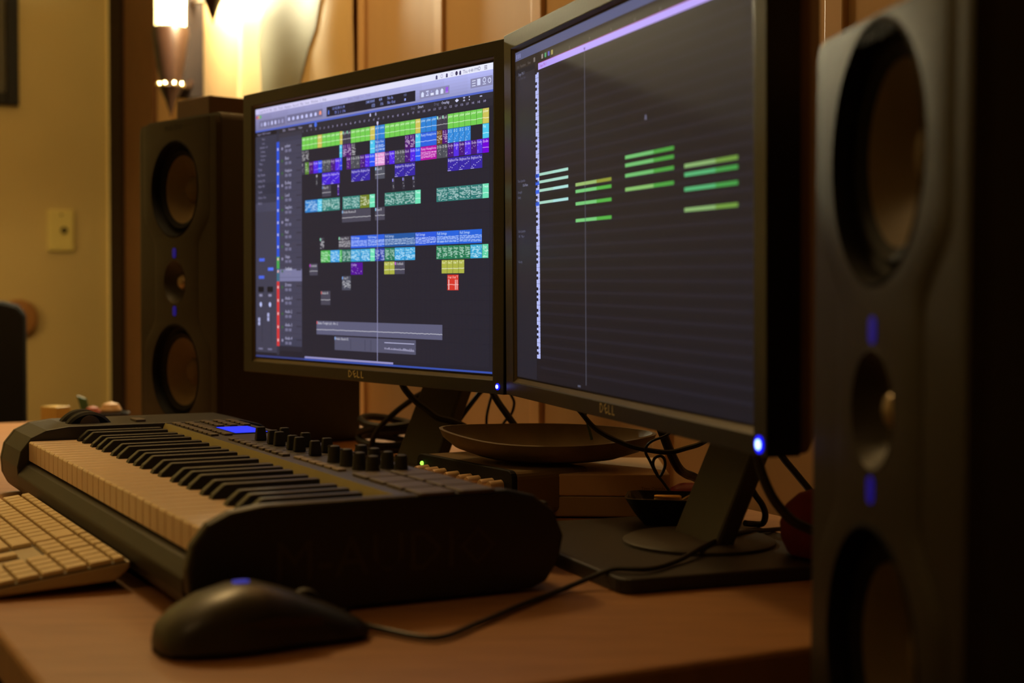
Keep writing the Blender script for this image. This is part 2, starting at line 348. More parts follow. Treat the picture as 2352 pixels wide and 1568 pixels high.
def arrangement():
    S = Screen(); BG = (37, 35, 46)
    S.r(-.003, 1.006, -.003, 1.003, (20, 19, 26)); S.layer = 1
    S.r(0, 1.004, .0, 1.0, BG)
    S.layer = 2
    S.r(0, .1094, .02, .907, (64, 63, 82)); S.r(.122, .2345, .05, .87, (68, 67, 88)); S.r(.1094, .122, .012, .907, (52, 51, 68))
    S.r(0, .1094, .62, .89, (54, 52, 66)); S.r(0, .1094, .655, .70, (40, 38, 48)); S.r(0, .1094, .585, .622, (78, 76, 98))
    S.r(.122, .2345, .05, .084, (60, 60, 80)); S.r(.122, .2345, .03, .05, (44, 42, 55))
    # menu bar and toolbar, viewing-angle falloff painted as brightening to the right
    for i in range(12):
        a, b = i/12, (i+1)/12 + (.004 if i == 11 else 0); k = i/11
        S.r(a, b, .9785, 1.0, tuple(int(x+(y-x)*k) for x, y in zip((206, 200, 242), (236, 238, 255))))
        for j in range(6):
            t0 = .914 + (.9785-.914)*j/6; g = j/5
            S.r(a, b, t0, .914 + (.9785-.914)*(j+1)/6, tuple(int((x+(y-x)*k)*(.86+.14*g)) for x, y in zip((146, 144, 190), (180, 184, 244))))
    S.r(0, 1.004, .907, .914, (84, 104, 200)); S.r(0, 1.004, .887, .907, (48, 46, 56))
    S.r(.2345, 1.004, .8625, .887, (43, 41, 52)); S.r(.122, .2345, .8525, .887, (58, 56, 70))
    # timeline background grid
    for i in range(150):
        a = .2365 + .00505*i
        if a < 1.0: S.r(a, a+.0014, .02, .860, (44, 42, 55))
    for q in range(16): S.r(.2345, 1.004, .8090-.0477*q, .8098-.0477*q, (30, 28, 38))
    S.layer = 3
    # toolbar buttons
    for a, b, t0, t1, n in ((.020, .152, .922, .951, 7), (.162, .333, .925, .954, 8)):
        S.r(a, b, t0, t1, (112, 110, 146))
    for a, b, t0, t1 in ((.7416, .852, .9245, .953), (.927, 1.002, .929, .960)):
        S.r(a, b, t0, t1, (138, 138, 176))
    S.r(.3515, .725, .9205, .957, (36, 34, 46))
    S.r(0, .1094, .8885, .9065, (30, 28, 36))
    S.layer = 4
    def icon(x, t, w, h, col): S.quad([(x-w/2, t-h*.5), (x+w/2, t-h*.5), (x+w/2, t+h*.2), (x, t+h*.5), (x-w/2, t+h*.2)], col)
    for k in range(7): icon(.0320 + .0179*k, .9365, .0085 if k != 1 else .011, .017, (200, 202, 250) if k in (1, 3, 4) else (160, 160, 205))
    for k in range(7): icon(.1721 + .0214*k, .939, .0105, .0145, (200, 202, 252))
    icon(.3223, .941, .0105, .016, (236, 150, 130))
    for k, c in enumerate(((210, 70, 80), (215, 170, 70), (80, 190, 90))): S.r(.004+.0095*k, .011+.0095*k, .961, .973, c)
    for k in range(6):
        x = .7525 + .0181*k
        if k == 1: S.r(x-.005, x+.005, .944, .948, (215, 220, 255)); S.r(x-.005, x+.005, .931, .935, (215, 220, 255)); S.r(x-.001, x+.004, .937, .942, (190, 195, 240))
        elif k == 2: S.r(x-.006, x+.006, .930, .938, (225, 230, 255)); S.r(x-.004, x-.001, .941, .946, (170, 170, 230))
        elif k == 5: S.r(x-.005, x+.005, .930, .949, (150, 92, 226)); S.r(x-.005, x+.005, .930, .934, (190, 140, 250))
        else: icon(x, .9385, .010, .018, (218, 225, 255))
    x = .9385
    for k in range(3): S.r(x-.006, x+.006, .935+.008*k, .9375+.008*k, (225, 230, 255))
    S.r(.950, .961, .935, .956, (215, 222, 255))
    def ring(x, t, r, col, n=14, th=.35):
        for k in range(n):
            a, b = 2*PI*k/n, 2*PI*(k+1)/n
            S.quad([(x+r*math.cos(a), t+1.6*r*math.sin(a)), (x+r*math.cos(b), t+1.6*r*math.sin(b)), (x+r*(1-th)*math.cos(b), t+1.6*r*(1-th)*math.sin(b)), (x+r*(1-th)*math.cos(a), t+1.6*r*(1-th)*math.sin(a))], col)
    ring(.9745, .949, .0055, (215, 222, 255)); S.r(.969, .980, .935, .9375, (215, 222, 255))
    ring(.992, .945, .0055, (215, 222, 255))
    # menu bar writing
    dk = (96, 92, 130); S.text('Thu 4:48 PM', .900, .9825, .0115, (112, 110, 150))
    for x, k in ((.805, 1), (.824, 0), (.8425, 1), (.861, 0), (.8775, 2), (.8905, 1)):
        if k == 0: ring(x, .988, .0042, (170, 170, 205))
        elif k == 1: icon(x, .988, .0065, .015, (70, 66, 110))
        else: ring(x, .988, .0045, (60, 50, 90), th=.95)
    ring(.957, .989, .004, (130, 128, 165))
    for k in range(3): S.r(.974, .984, .9825+.005*k, .9845+.005*k, (80, 76, 110))
    x = .02
    for w in ('Logic Pro X', 'File', 'Edit', 'Track', 'Navigate', 'Record', 'Mix', 'View', 'Window', '1', 'Help'):
        S.text(w, x, .9825, .0105, (120, 118, 160)); x += (text_geo(w)[2]*.0105/.7*SH/SW)*.95 + .010
    S.text('Better Tonight v2.2 - Tracks', .448, .9675, .0095, (132, 130, 172))
    # display
    S.text('01:02:58:11.14', .378, .942, .0105, (150, 165, 255), .068); S.text('73  2  1  196', .388, .926, .0105, (140, 155, 250), .056)
    S.text('144.0000', .524, .942, .0115, (160, 176, 255), .042); S.text('153', .548, .926, .0115, (160, 176, 255)); S.text('4/4', .580, .943, .011, (160, 176, 255)); S.text('/16', .585, .927, .011, (160, 176, 255))
    S.text('No In', .614, .943, .011, (150, 165, 250)); S.text('No Out', .614, .927, .011, (150, 165, 250)); S.text('HD', .680, .944, .009, (110, 118, 170)); S.r(.682, .688, .928, .936, (150, 165, 240)); icon(.361, .937, .006, .018, (80, 110, 210))
    S.text('1 1 1 1', .455, .943, .008, (64, 62, 88)); S.text('1 1 1 1', .455, .928, .008, (64, 62, 88))
    # second bar
    S.text('Edit', .141, .8930, .0095, (170, 166, 205)); S.text('Functions', .170, .8930, .0095, (176, 160, 195)); S.text('View', .219, .8930, .0095, (176, 172, 205))
    S.r(.270, .283, .893, .902, (130, 128, 160)); ring(.3005, .899, .0062, (70, 110, 230), th=.99)
    icon(.5436, .900, .006, .012, (190, 190, 230)); icon(.5665, .900, .006, .012, (150, 150, 190))
    S.text('Snap:', .7080, .8935, .0095, (108, 106, 136)); S.text('Smart', .7345, .8935, .0100, (206, 208, 250)); S.text('Drag:', .7960, .8935, .0095, (108, 106, 136)); S.text('Overlap', .8230, .8935, .0100, (206, 208, 250))
    S.quad([(.872, .898), (.879, .892), (.886, .898), (.879, .904)], (216, 218, 255))
    S.r(.901, .908, .902, .905, (200, 202, 240)); S.r(.901, .908, .892, .895, (200, 202, 240)); S.r(.904, .905, .893, .903, (200, 202, 240))
    S.r(.921, .9245, .901, .905, (200, 202, 240)); S.r(.921, .9245, .892, .896, (200, 202, 240)); S.r(.959, .967, .897, .901, (180, 182, 220))
    for k in range(38):
        b = 1 + 4*k; x = .2385 + .01977*k
        S.text(str(b), x, .8775, .0078, (176, 170, 214), .0150)
    # inspector writing
    S.text('Region: MIDI Defaults', .010, .8935, .0085, (150, 146, 184), .088)
    for k, (w, x, h) in enumerate((('Mute:', .034, .0075), ('Loop:', .034, .0075), ('Quantize  off', .022, .0085), ('Q-Swing:', .026, .0075), ('Transpose:', .026, .0075), ('Velocity:', .026, .0075), ('More', .020, .009), ('Track', .014, .009), ('Bus Tracks', .012, .0095), ('Setting  EQ', .012, .009), ('Audio FX', .014, .0095), ('Sends', .014, .0095), ('Stereo Out', .014, .0095), ('Read', .014, .0095))):
        S.text(w, x, .872 - .0165*k - (.006*(k-6) if k > 6 else 0), h, (146, 142, 178), .07)
    for x, t_, c in ((.018, .392, (74, 104, 230)), (.064, .354, (84, 118, 250)), (.016, .322, (74, 104, 230))): S.r(x, x+.028, t_-.006, t_+.006, c)
    for x in (.012, .060):
        S.r(x, x+.030, .262, .284, (26, 25, 32)); S.r(x+.006, x+.022, .244, .254, (140, 138, 170))
        ring(x+.014, .212, .0060, (190, 198, 250), th=.99); S.r(x+.020, x+.0215, .06, .17, (40, 38, 50)); S.r(x+.002, x+.024, .030, .036, (120, 118, 150))
    S.r(.012, .022, .128, .158, (176, 180, 226)); S.r(.060, .070, .146, .178, (176, 180, 226)); S.r(.012, .022, .140, .144, (70, 68, 90)); S.r(.060, .070, .160, .164, (70, 68, 90))
    # track list
    S.r(.1095, .1225, .402, .8557, (42, 84, 222)); S.r(.1095, .1225, .355, .402, (70, 170, 84)); S.r(.1095, .1225, .304, .355, (60, 110, 136)); S.r(.1095, .1225, .048, .304, (214, 54, 58))
    S.r(.124, .2345, .3045, .352, (122, 122, 160))
    names = ['pulsar', 'Bass', 'Hexaphone', 'Ending', 'Lead', 'Twangy Electric', 'Aux', 'Pad', 'Keys', 'Stage', 'Outfunk', 'Drums', 'Audio 1', 'Audio 2', 'Audio 3', 'Audio 4']
    for q in range(16):
        tt = .8493 - .0482*q if q < 11 else .3045 - .0525*(q-11)
        if q > 15: break
        S.layer = 5
        S.text(names[q], .152, tt-.0195, .0125, (190, 188, 226) if q != 10 else (226, 228, 255), .034)
        for k in range(4): S.r(.153+.0068*k+(.004 if k > 1 else 0), .1575+.0068*k+(.004 if k > 1 else 0), tt-.0385, tt-.0275, (128, 126, 160))
        S.r(.113, .119, tt-.028, tt-.018, (190, 196, 250) if q < 9 else (250, 190, 190))
        S.r(.134, .1415, tt-.028, tt-.018, (60, 100, 60) if q % 3 else (150, 146, 180))
        S.r(.124, .2345, tt-.0478, tt-.0470, (50, 48, 64))
        S.r(.208, .231, tt-.021, tt-.016, (54, 52, 68))
        S.layer = 4
    # regions -------------------------------------------------------------
    GREEN, YEL, BLUE, GRAY, CYAN = (116, 206, 84), (206, 196, 92), (46, 130, 214), (66, 62, 76), (78, 200, 240)
    PUR, VIO, GR2, MAG, TEAL, MINT = (80, 20, 116), (84, 40, 232), (78, 80, 90), (178, 14, 166), (52, 132, 124), (112, 226, 184)
    rows = [(.8090, .8576), (.7612, .8080), (.7143, .7602), (.6669, .7111), (.622, .664), (.5680, .6147), (.520, .566), None, (.4237, .4688), (.3745, .4194), (.3264, .3709), (.2698, .3217), (.2142, .2668), None, (.1018, .1530), (.0464, .0968)]
    def clip(q, a, b, col, style='', name=None, n=1, tick=None):
        t0, t1 = rows[q]; d = (b-a)/n
        for i in range(n):
            x0, x1 = a+d*i, a+d*(i+1)-.0009; H = t1-t0
            S.layer = 4
            S.r(x0, x1, t0, t1, col)
            lt = tuple(min(255, int(c*.45+150)) for c in col)
            S.layer = 5
            w = x1-x0; lo = .004
            if tick: S.r(x0+.0005, x0+.004, t1-.012, t1-.002, tick); lo = .005
            if name and w > .008: S.text(name, x0+.0012+(lo if tick else 0), t1-.0125, .0092, tuple(min(255, c+30) for c in lt), w-.003-(lo if tick else 0))
            elif name: S.r(x0+.001, x1-.001, t1-.012, t1-.004, lt)
            if 'w' in style:                           # waveform line
                m = t0+H*.36; N = max(4, int(w/.004)); pts = [(x0+w*k/N, m+random.uniform(-.0008, .0012)) for k in range(N+1)]
                for p_, q_ in zip(pts, pts[1:]): S.quad([(p_[0], p_[1]-.0010), (q_[0], q_[1]-.0010), (q_[0], q_[1]+.0012), (p_[0], p_[1]+.0012)], lt)
            if 'n' in style or 'd' in style:           # notes
                N = int(w/.0030)*(3 if 'd' in style else 2)
                for k in range(N):
                    x = x0+random.uniform(0, max(.0001, w-.004)); y = t0+H*(.30+.065*random.randint(0, 5) if random.random() < .75 else random.uniform(.06, .28)); ln = min(random.uniform(.003, .0085), x1-x)
                    S.r(x, x+ln, y, y+.0022, lt)
            if 'l' in style:                           # long held notes
                for y in (.15, .24, .36, .46, .55):
                    x = x0+.001
                    while x < x1-.004:
                        ln = min(random.uniform(.006, .016), x1-x-.001); yy = t0+H*(y+random.uniform(-.02, .03)); S.r(x, x+ln, yy, yy+.0024, lt); x += ln+.002
            if 's' in style:                           # sparse dots
                for k in range(max(3, int(w/.004))):
                    x = x0+.001+(w-.004)*random.random(); y = t0+H*random.uniform(.08, .65); S.r(x, x+.002, y, y+.0026, lt)
            if 'm' in style:                           # melodic dashes
                for k in range(6):
                    x = x0+w*(.08+.14*k); y = t0+H*((.16, .28, .22, .40, .46, .56)[k]); S.r(x, min(x1-.001, x+w*.09), y, y+.0024, lt)
                S.r(x0, x0+w*.3, t0+.001, t0+.0034, lt)
    c = clip
    c(0, .236, .3097, GREEN, 'w', 'pulsar', 4); c(0, .3097, .331, YEL, 'w', 'pulsar'); c(0, .331, .4118, GREEN, 'w', 'pulsar', 4); c(0, .4118, .4241, YEL, 'w', 'pul')
    c(0, .4241, .4606, GRAY, 'w', 'pul', 2, (150, 230, 190)); c(0, .4606, .5429, GREEN, 'w', 'pulsar', 4); c(0, .5429, .5639, YEL, 'w', 'pulsar'); c(0, .5639, .6039, BLUE, 'w', 'pulsar', 2)
    c(0, .6039, .7256, GREEN, 'w', 'pulsar', 6); c(0, .7256, .7457, YEL, 'w', 'pulsar'); c(0, .7457, .8064, BLUE, 'w', 'pulsar', 3); c(0, .8064, .8463, GRAY, 'w', 'pul', 2, (190, 255, 226)); c(0, .8463, .9691, GREEN, 'w', 'pulsar', 6); c(0, .9691, .9913, YEL, 'w', 'pulsar')
    c(1, .235, .2695, (52, 50, 62), 'd', 'D 2', 2); c(1, .4105, .4225, CYAN, 'w', 'Fat'); c(1, .4241, .4625, PUR, 'd', 'D 2', 2); c(1, .4625, .482, (64, 60, 72), 'd', 'D 2'); c(1, .5429, .5639, CYAN, 'w', 'Fat'); c(1, .5639, .605, (44, 104, 206), 'l', 'Rainy Hex'); c(1, .6848, .7246, PUR, 'd', 'D 2', 2)
    c(1, .7256, .7457, CYAN, 'w', 'Fat'); c(1, .7457, .8064, (44, 98, 224), 'w', 'Rainy Hexaphone'); c(1, .8064, .8268, (112, 76, 34), 'd', 'D 2'); c(1, .8268, .8463, PUR, 'd', 'D 2'); c(1, .8463, .9285, (52, 140, 222), 'm', 'D 2', 4); c(1, .9691, .9913, CYAN, 'w', 'Fat')
    c(2, .235, .2507, (60, 56, 76), 's', 'E'); c(2, .2507, .2695, (86, 132, 50), 'n', 'En'); c(2, .2695, .2902, PUR, 's', 'Endi'); c(2, .2902, .3127, VIO, 's', 'Endin'); c(2, .3127, .331, (44, 84, 250), 'w', 'Endi'); c(2, .331, .3711, GR2, 's', 'D En', 2); c(2, .3711, .3908, (74, 26, 128), 's', 'Endi'); c(2, .3908, .412, VIO, 's', 'Endin'); c(2, .412, .4225, (50, 70, 240), 'w', 'E')
    c(2, .4414, .4606, (84, 28, 130), 's', 'Endi'); c(2, .4606, .5003, GR2, 's', 'D En', 2); c(2, .5003, .5217, (74, 26, 128), 's', 'Endi'); c(2, .5217, .5411, VIO, 's', 'Endin'); c(2, .5411, .5639, (44, 84, 250), 'w', 'Endin'); c(2, .5639, .6045, (226, 150, 214), 'l', 'Rainy Hex'); c(2, .6045, .6221, (74, 26, 128), 's', 'Endi'); c(2, .6221, .6445, VIO, 's', 'Endin'); c(2, .6445, .6848, GR2, 's', 'D En', 2)
    c(2, .6848, .7053, (74, 26, 128), 's', 'Endi'); c(2, .7053, .7256, VIO, 's', 'Endin'); c(2, .7256, .7457, (44, 90, 250), 'w', 'Endi'); c(2, .7457, .8064, MAG, 'l', 'Rainy Hexaphone'); c(2, .8064, .8463, GR2, 's', 'D En', 2)
    for k, (a, b) in enumerate(((.8463, .8678), (.8678, .8871), (.8871, .9072), (.9072, .9301), (.9301, .9497), (.9497, .9691))): c(2, a, b, (72, 26, 124) if k % 2 == 0 else (86, 46, 228), 's', 'Endin')
    c(2, .9691, .9913, (112, 0, 216), 'w', 'Endin')
    IND = (56, 40, 166)
    c(3, .302, .3107, (62, 60, 72), 's', 'B'); c(3, .331, .4118, (70, 34, 214), 'm', 'Brightest Fun', 2); c(3, .4625, .5435, IND, 'm', 'Brightest Fun', 2); c(3, .5639, .6045, (82, 84, 98), 'w', 'Bass B', 1, (150, 210, 250)); c(3, .6445, .7250, IND, 'm', 'Brightest Fun', 2); c(3, .8463, .9691, IND, 'm', 'Brightest Fun', 3)
    c(4, .331, .372, (70, 68, 84), 'w', 'Bass B', 1, (120, 150, 220)); c(4, .401, .409, (76, 40, 150), 's', 'B')
    for a in (.634, .6745, .7145): c(4, a, a+.010, (56, 54, 68), 's', 'B', 1, (150, 140, 250))
    c(5, .2507, .3097, (46, 128, 206), 'd', 'Twangy Electr'); c(5, .3097, .331, CYAN, 'n', 'Twan'); c(5, .331, .412, TEAL, 'd', 'Twangy Elec', 2); c(5, .4241, .5003, TEAL, 'd', 'Twangy Elec', 2); c(5, .5003, .5411, (112, 128, 40), 'd', 'Twangy'); c(5, .5411, .5639, MINT, 'w', 'Twan'); c(5, .6039, .7246, (48, 124, 112), 'd', 'Twangy Elec', 3); c(5, .7246, .7465, MINT, 'w', 'Twan'); c(5, .8055, .9691, (48, 122, 118), 'd', 'Twangy Elec', 4); c(5, .9691, .9913, MINT, 'w', 'Twan')
    c(6, .4213, .5465, (74, 72, 88), 'w', 'Audio Bounce B', 1, (150, 200, 250)); c(6, .5639, .6045, (74, 72, 88), 'w', 'Bass B', 1, (150, 210, 250))
    c(8, .3205, .341, (58, 56, 70), 'd', 'F', 1, (150, 240, 200)); c(8, .4065, .4606, (66, 62, 76), 'l', 'Stage Mel 1', 1, (160, 250, 200)); c(8, .4606, .5330, (44, 94, 226), 'l', 'Full Strings'); c(8, .5330, .6039, (44, 96, 224), 'l', 'Full Strings'); c(8, .6039, .7256, (36, 88, 162), 'l', 'Full Strings'); c(8, .7256, .8064, (44, 90, 222), 'l', 'Full Strings'); c(8, .8064, .8887, (40, 100, 222), 'l', 'Full Strings'); c(8, .8887, .9685, (38, 100, 220), 'l', 'Full Strings')
    c(9, .3249, .3691, (72, 176, 80), 'd', 'Stage Mel'); c(9, .3691, .411, (62, 160, 226), 'd', 'Stage Mel'); c(9, .411, .4215, (84, 190, 96), 'n', 'S'); c(9, .4215, .4606, (44, 116, 98), 'd', 'Stage', 2); c(9, .4606, .5435, (54, 158, 216), 'd', 'Stage Mel 1', 2); c(9, .5435, .5639, MINT, 'w', 'Stag'); c(9, .5639, .6039, (42, 64, 168), 'd', 'Stage', 2); c(9, .6039, .6445, (40, 122, 90), 'd', 'Stage', 2); c(9, .6445, .7256, (52, 160, 220), 'd', 'Stage Mel 1', 2); c(9, .8055, .9279, (38, 126, 86), 'd', 'Stage', 6); c(9, .9279, .9691, (52, 164, 210), 'd', 'Stage Mel 1'); c(9, .9691, .9905, (96, 210, 166), 'n', 'Stag')
    OLV = (172, 178, 72)
    c(10, .2716, .3107, (72, 70, 88), 'w', 'Outfunk', 1, (220, 70, 230)); c(10, .4606, .5124, (84, 16, 150), 's', 'Outfun'); c(10, .602, .6445, OLV, 'w', 'Out T', 2); c(10, .6445, .685, (74, 72, 90), 'w', 'Outfunk', 1, (220, 110, 240)); c(10, .8252, .9072, OLV, 'w', 'Out T', 4)
    c(11, .4213, .4606, (74, 76, 92), 'd', 'Out T', 1, (130, 180, 250)); c(11, .8463, .8871, (214, 56, 44), 'w', 'Out Out T')
    S.r(.8500, .8530, .272, .306, (236, 200, 200)); S.r(.874, .8765, .272, .305, (236, 200, 200)); S.r(.880, .8825, .272, .305, (236, 200, 200))
    c(12, .3249, .3691, (72, 70, 86), 'w', 'Audio B', 1, (220, 110, 110))
    c(14, .3046, .8289, (94, 94, 122), 'w', 'Better Tonight (v1) - Bnc: 2', 1, (230, 90, 90)); c(15, .3879, .729, (84, 84, 108), '', 'Audio Sketch 02', 1, (150, 190, 255))
    S.layer = 5
    S.r(.603, .722, .082, .0845, (190, 190, 226))
    for k in range(46):
        x = .603 + .0026*k; S.r(x, x+.0015, .060-(k/46)*.004, .063+random.uniform(-.002, .004), (176, 174, 206))
    for k in (.458, .520, .545): S.r(k, k+.003, .05, .09, (70, 70, 92))
    S.layer = 6
    S.r(.5729, .5750, .014, .860, (150, 150, 190)); S.quad([(.5705, .865), (.574, .856), (.5775, .865), (.5775, .872), (.5705, .872)], (205, 200, 240))
    S.r(.248, .6386, .0075, .0145, (150, 146, 198)); S.r(.245, 1.004, .0, .0065, (56, 80, 170)); S.r(0, .245, .0, .0065, (56, 66, 130))
    return S

def piano_roll():
    S = Screen(); S.r(-.003, 1.006, -.003, 1.003, (14, 13, 16)); S.layer = 1
    S.r(0, 1.004, 0, 1, (26, 24, 31)); S.layer = 2
    S.r(0, .117, .0, .945, (33, 33, 44))
    S.r(0, 1.004, .973, 1.0, (84, 90, 128)); S.r(0, 1.004, .928, .973, (38, 34, 36))
    for k in range(56):
        t = .020 + .0162*k
        S.r(.138, 1.004, t, t+.0080, (31, 29, 39) if k % 2 else (25, 23, 29))
    S.layer = 3
    S.r(.136, 1.004, .9205, .9390, (182, 160, 250)); S.r(.136, 1.004, .9390, .9405, (160, 60, 140))
    n = 53; t0, t1 = .0655, .9145
    for k in range(n):
        a = t0 + (t1-t0)*k/n; b = t0 + (t1-t0)*(k+1)/n - .0008
        S.r(.1195, .1385, a, b, (178, 186, 242))
    S.layer = 4
    for k in range(n):
        a = t0 + (t1-t0)*(k+1)/n
        if k % 7 not in (2, 6): S.r(.1185, .1285, a-.0045, a+.0045, (22, 22, 40))
    for t in (.6122, .590, .5646, .5288): S.r(.117, .138, t-.008, t+.003, (50, 96, 226))
    for t, c2 in ((.6122, (168, 226, 218)), (.590, (172, 220, 214)), (.5646, (176, 226, 226)), (.5288, (170, 222, 226))):
        S.r(.138, .2948, t-.004, t+.004, (166, 214, 196)); S.r(.215, .2948, t-.004, t+.004, c2)
    def note(a, b, t, c1, c2):
        m = a+(b-a)*.6; S.r(a, m, t-.0045, t+.0045, c1); S.r(m, b, t-.0045, t+.0045, c2)
    G1, G2, Y1, Y2 = (110, 190, 112), (72, 160, 66), (150, 186, 110), (120, 160, 60)
    for t, y in ((.5638, 1), (.5452, 0), (.5110, 0), (.4648, 0)): note(.3318, .4997, t, Y1 if y else (116, 200, 122), (140, 150, 54) if y else (80, 176, 70))
    for t in (.6115, .5913, .5653, .5302): note(.5592, .748, t, G1 if t != .5302 else (132, 190, 108), G2)
    for t, y in ((.5645, 1), (.5443, 0), (.5106, 0), (.4634, 1)): note(.785, .957, t, (136, 178, 112) if y else (84, 180, 118), (112, 156, 66) if y else (66, 158, 74))
    S.r(.3775, .3805, .012, .9205, (78, 78, 92)); S.quad([(.374, .930), (.379, .921), (.384, .930)], (110, 80, 170))
    S.quad([(.640, .694), (.646, .694), (.6445, .706), (.6415, .706)], (120, 120, 150))
    S.text('Functions', .030, .949, .0095, (96, 88, 88)); S.text('Edit', .010, .949, .0095, (84, 78, 80)); S.text('View', .075, .949, .0095, (96, 88, 88))
    for x, c in ((.110, (120, 112, 112)), (.155, (150, 140, 140)), (.173, (74, 160, 110)), (.191, (84, 84, 190)), (.209, (166, 156, 84))): S.r(x, x+.009, .949, .962, c)
    for k in range(3): S.r(.006+.010*k, .012+.010*k, .979, .993, (124, 128, 176))
    for k, b in enumerate((3, 5, 7, 9, 11, 13)): S.text(str(b), .205 + .098*k, .9425, .0090, (120, 116, 120))
    S.text('Stage Mel 1', .145, .926, .0095, (160, 40, 170)); S.text('Stage Mel 1', .018, .925, .0095, (120, 122, 150)); S.text('on Track Stage', .02, .912, .008, (74, 74, 94))
    for w, x, t in (('Time Quantize', .010, .600), ('1/16 Note', .040, .585), ('Strength', .010, .566), ('Swing', .010, .550), ('Scale Quantize', .010, .446), ('Off    Major', .012, .430), ('Velocity', .010, .352)):
        S.text(w, x, t, .0085, (96, 98, 124) if 'Note' not in w else (150, 152, 186), .085)
    S.r(.338, .352, .004, .0095, (84, 86, 104))
    return S

BZ = dict(x0=-.0293, x1=.5440, z0=-.0205, z1=.3455)
def rect_loop(x0, x1, z0, z1, y): return [Vector((x0, y, z0)), Vector((x1, y, z0)), Vector((x1, y, z1)), Vector((x0, y, z1))]
def monitor(mL, axes, content, label, plate_az, plate_c, plate_half, led_r):
    d, upv, n = [Vector(a) for a in axes]
    M = Matrix(((d.x, -n.x, upv.x, mL[0]), (d.y, -n.y, upv.y, mL[1]), (d.z, -n.z, upv.z, mL[2]+DESK), (0, 0, 0, 1)))
    base = M @ Vector((.259, .08, 0)); base.z = DESK
    t = thing('monitor', base, label, 'monitor', 'twin black widescreen monitors')
    b = MB(); x0, x1, z0, z1 = BZ['x0'], BZ['x1'], BZ['z0'], BZ['z1']
    i0, i1, j0, j1 = -.0055, .5250, -.0065, .3290
    b.rings([rect_loop(x0, x1, z0, z1, .022), rect_loop(x0, x1, z0, z1, -.003), rect_loop(i0, i1, j0, j1, -.003), rect_loop(i0+.0005, i1-.0005, j0+.0005, j1-.0005, -.0022)], caps=False)
    obj('bezel', b, M_BEZEL, t, M, bevel=.0012)
    lp = MB(); lp.rings([rect_loop(i0, i1, j0, j1, -.0024), rect_loop(-.0012, .5212, -.0012, .3255, .0015), rect_loop(-.0012, .5212, -.0012, .3255, .006)], caps=False)
    obj('inner_lip', lp, mat('lit_bezel_plastic', (84, 72, 48), .4, var=.05), t, M)  # bezel plastic in a lighter colour, painting lamp light on the lip
    s = content().build(t, M)
    sh = MB(); sh.rings([rect_loop(x0+.001, x1-.001, z0+.001, z1-.001, .0215), rect_loop(x0+.001, x1-.001, z0+.001, z1-.001, .030), rect_loop(x0+.02, x1-.02, z0+.02, z1-.02, .048), rect_loop(x0+.07, x1-.07, z0+.06, z1-.06, .062)])
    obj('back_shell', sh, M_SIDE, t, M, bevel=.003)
    # stand: hub, leaning neck, swivel disc, base plate
    obj('hub', MB().box(.205, .313, .055, .150, .10, .21), M_PLAST, t, M, bevel=.006)
    iM = M.inverted()
    zb = (iM @ Vector((base.x, base.y, DESK+.014))).z
    def lean(z): return .082 + (z - zb)*.45
    nk = MB(); w = .0425
    nk.rings([[Vector((.262+sx*w, lean(z)+sy*.009, z)) for sx, sy in ((-1, -1), (1, -1), (1, 1), (-1, 1))] for z in (zb, (zb+.14)/2, .14)])
    obj('neck', nk, M_STAND, t, M, bevel=.003, label='slanting grey stand neck')
    PM = frame(Vector((plate_c[0], plate_c[1], DESK)), plate_az)
    obj('base_plate', MB().prism(rrect(-plate_half[0], plate_half[0], -plate_half[1], plate_half[1], .012), 0, .012, lambda p, q, a: Vector((p, q, a))), M_BASE, t, PM, bevel=.002)
    dc = M @ Vector((.262, .080, 0)); dc.z = DESK
    obj('swivel_disc', MB().lathe([(.066, .011), (.066, .0145), (.062, .0165), (.01, .0168)], 40, dc), M_STAND, t, None, smooth=True)
    # lit power button
    obj('power_button', MB().lathe([(led_r*1.5, -.0005), (led_r*1.5, .0006), (led_r, .0010)], 20, (.5340, -.0030, -.0125), (1, 0, 0), (0, 0, 1), (0, -1, 0)), glow('power_ring', (10, 20, 255), 1.6), t, M)
    obj('power_light', MB().lathe([(led_r*.9, .0005), (led_r*.85, .0014), (.0003, .0016)], 20, (.5340, -.0030, -.0125), (1, 0, 0), (0, 0, 1), (0, -1, 0)), glow('power_core', (150, 185, 255), 4.0), t, M)
    lg = MB(); vs, fs, wd_ = text_geo('D'); xx = .2375
    for chh, rot in (('D', 0), ('E', .5), ('L', 0), ('L', 0)):
        vs, fs, w_ = text_geo(chh); k = .0082/.7; mx = w_/2; my = .35
        cs, sn = math.cos(rot), math.sin(rot)
        lg.add([(xx + ((p[0]-mx)*cs - (p[1]-my)*sn + mx)*k*1.15, -.0034, -.0160 + ((p[0]-mx)*sn + (p[1]-my)*cs + my)*k) for p in vs], fs)
        xx += w_*k*1.15 + .0020
    obj('logo', lg, mat('silver_logo', (236, 220, 160), .3, metal=.5, var=.05), t, M)
    return t, M
monitor((-.3379, 1.9771, .1568-.018), ((.6098, -.7926, .0043), (-.0005, .005, 1.0), (-.7926, -.6098, .0027)), arrangement,
        'black monitor on the left showing a colourful multitrack music timeline', .847, (-.1405, 1.802), (.11, .085), .0024)
monitor((.0058, 1.5140, .1599-.018), ((.3064, -.9519, -.0042), (-.0112, -.008, .9999), (-.9518, -.3063, -.0131)), piano_roll,
        'black monitor on the right showing green notes on a dark piano roll', 1.187, (.1385, 1.2945), (.14, .115), .0040)

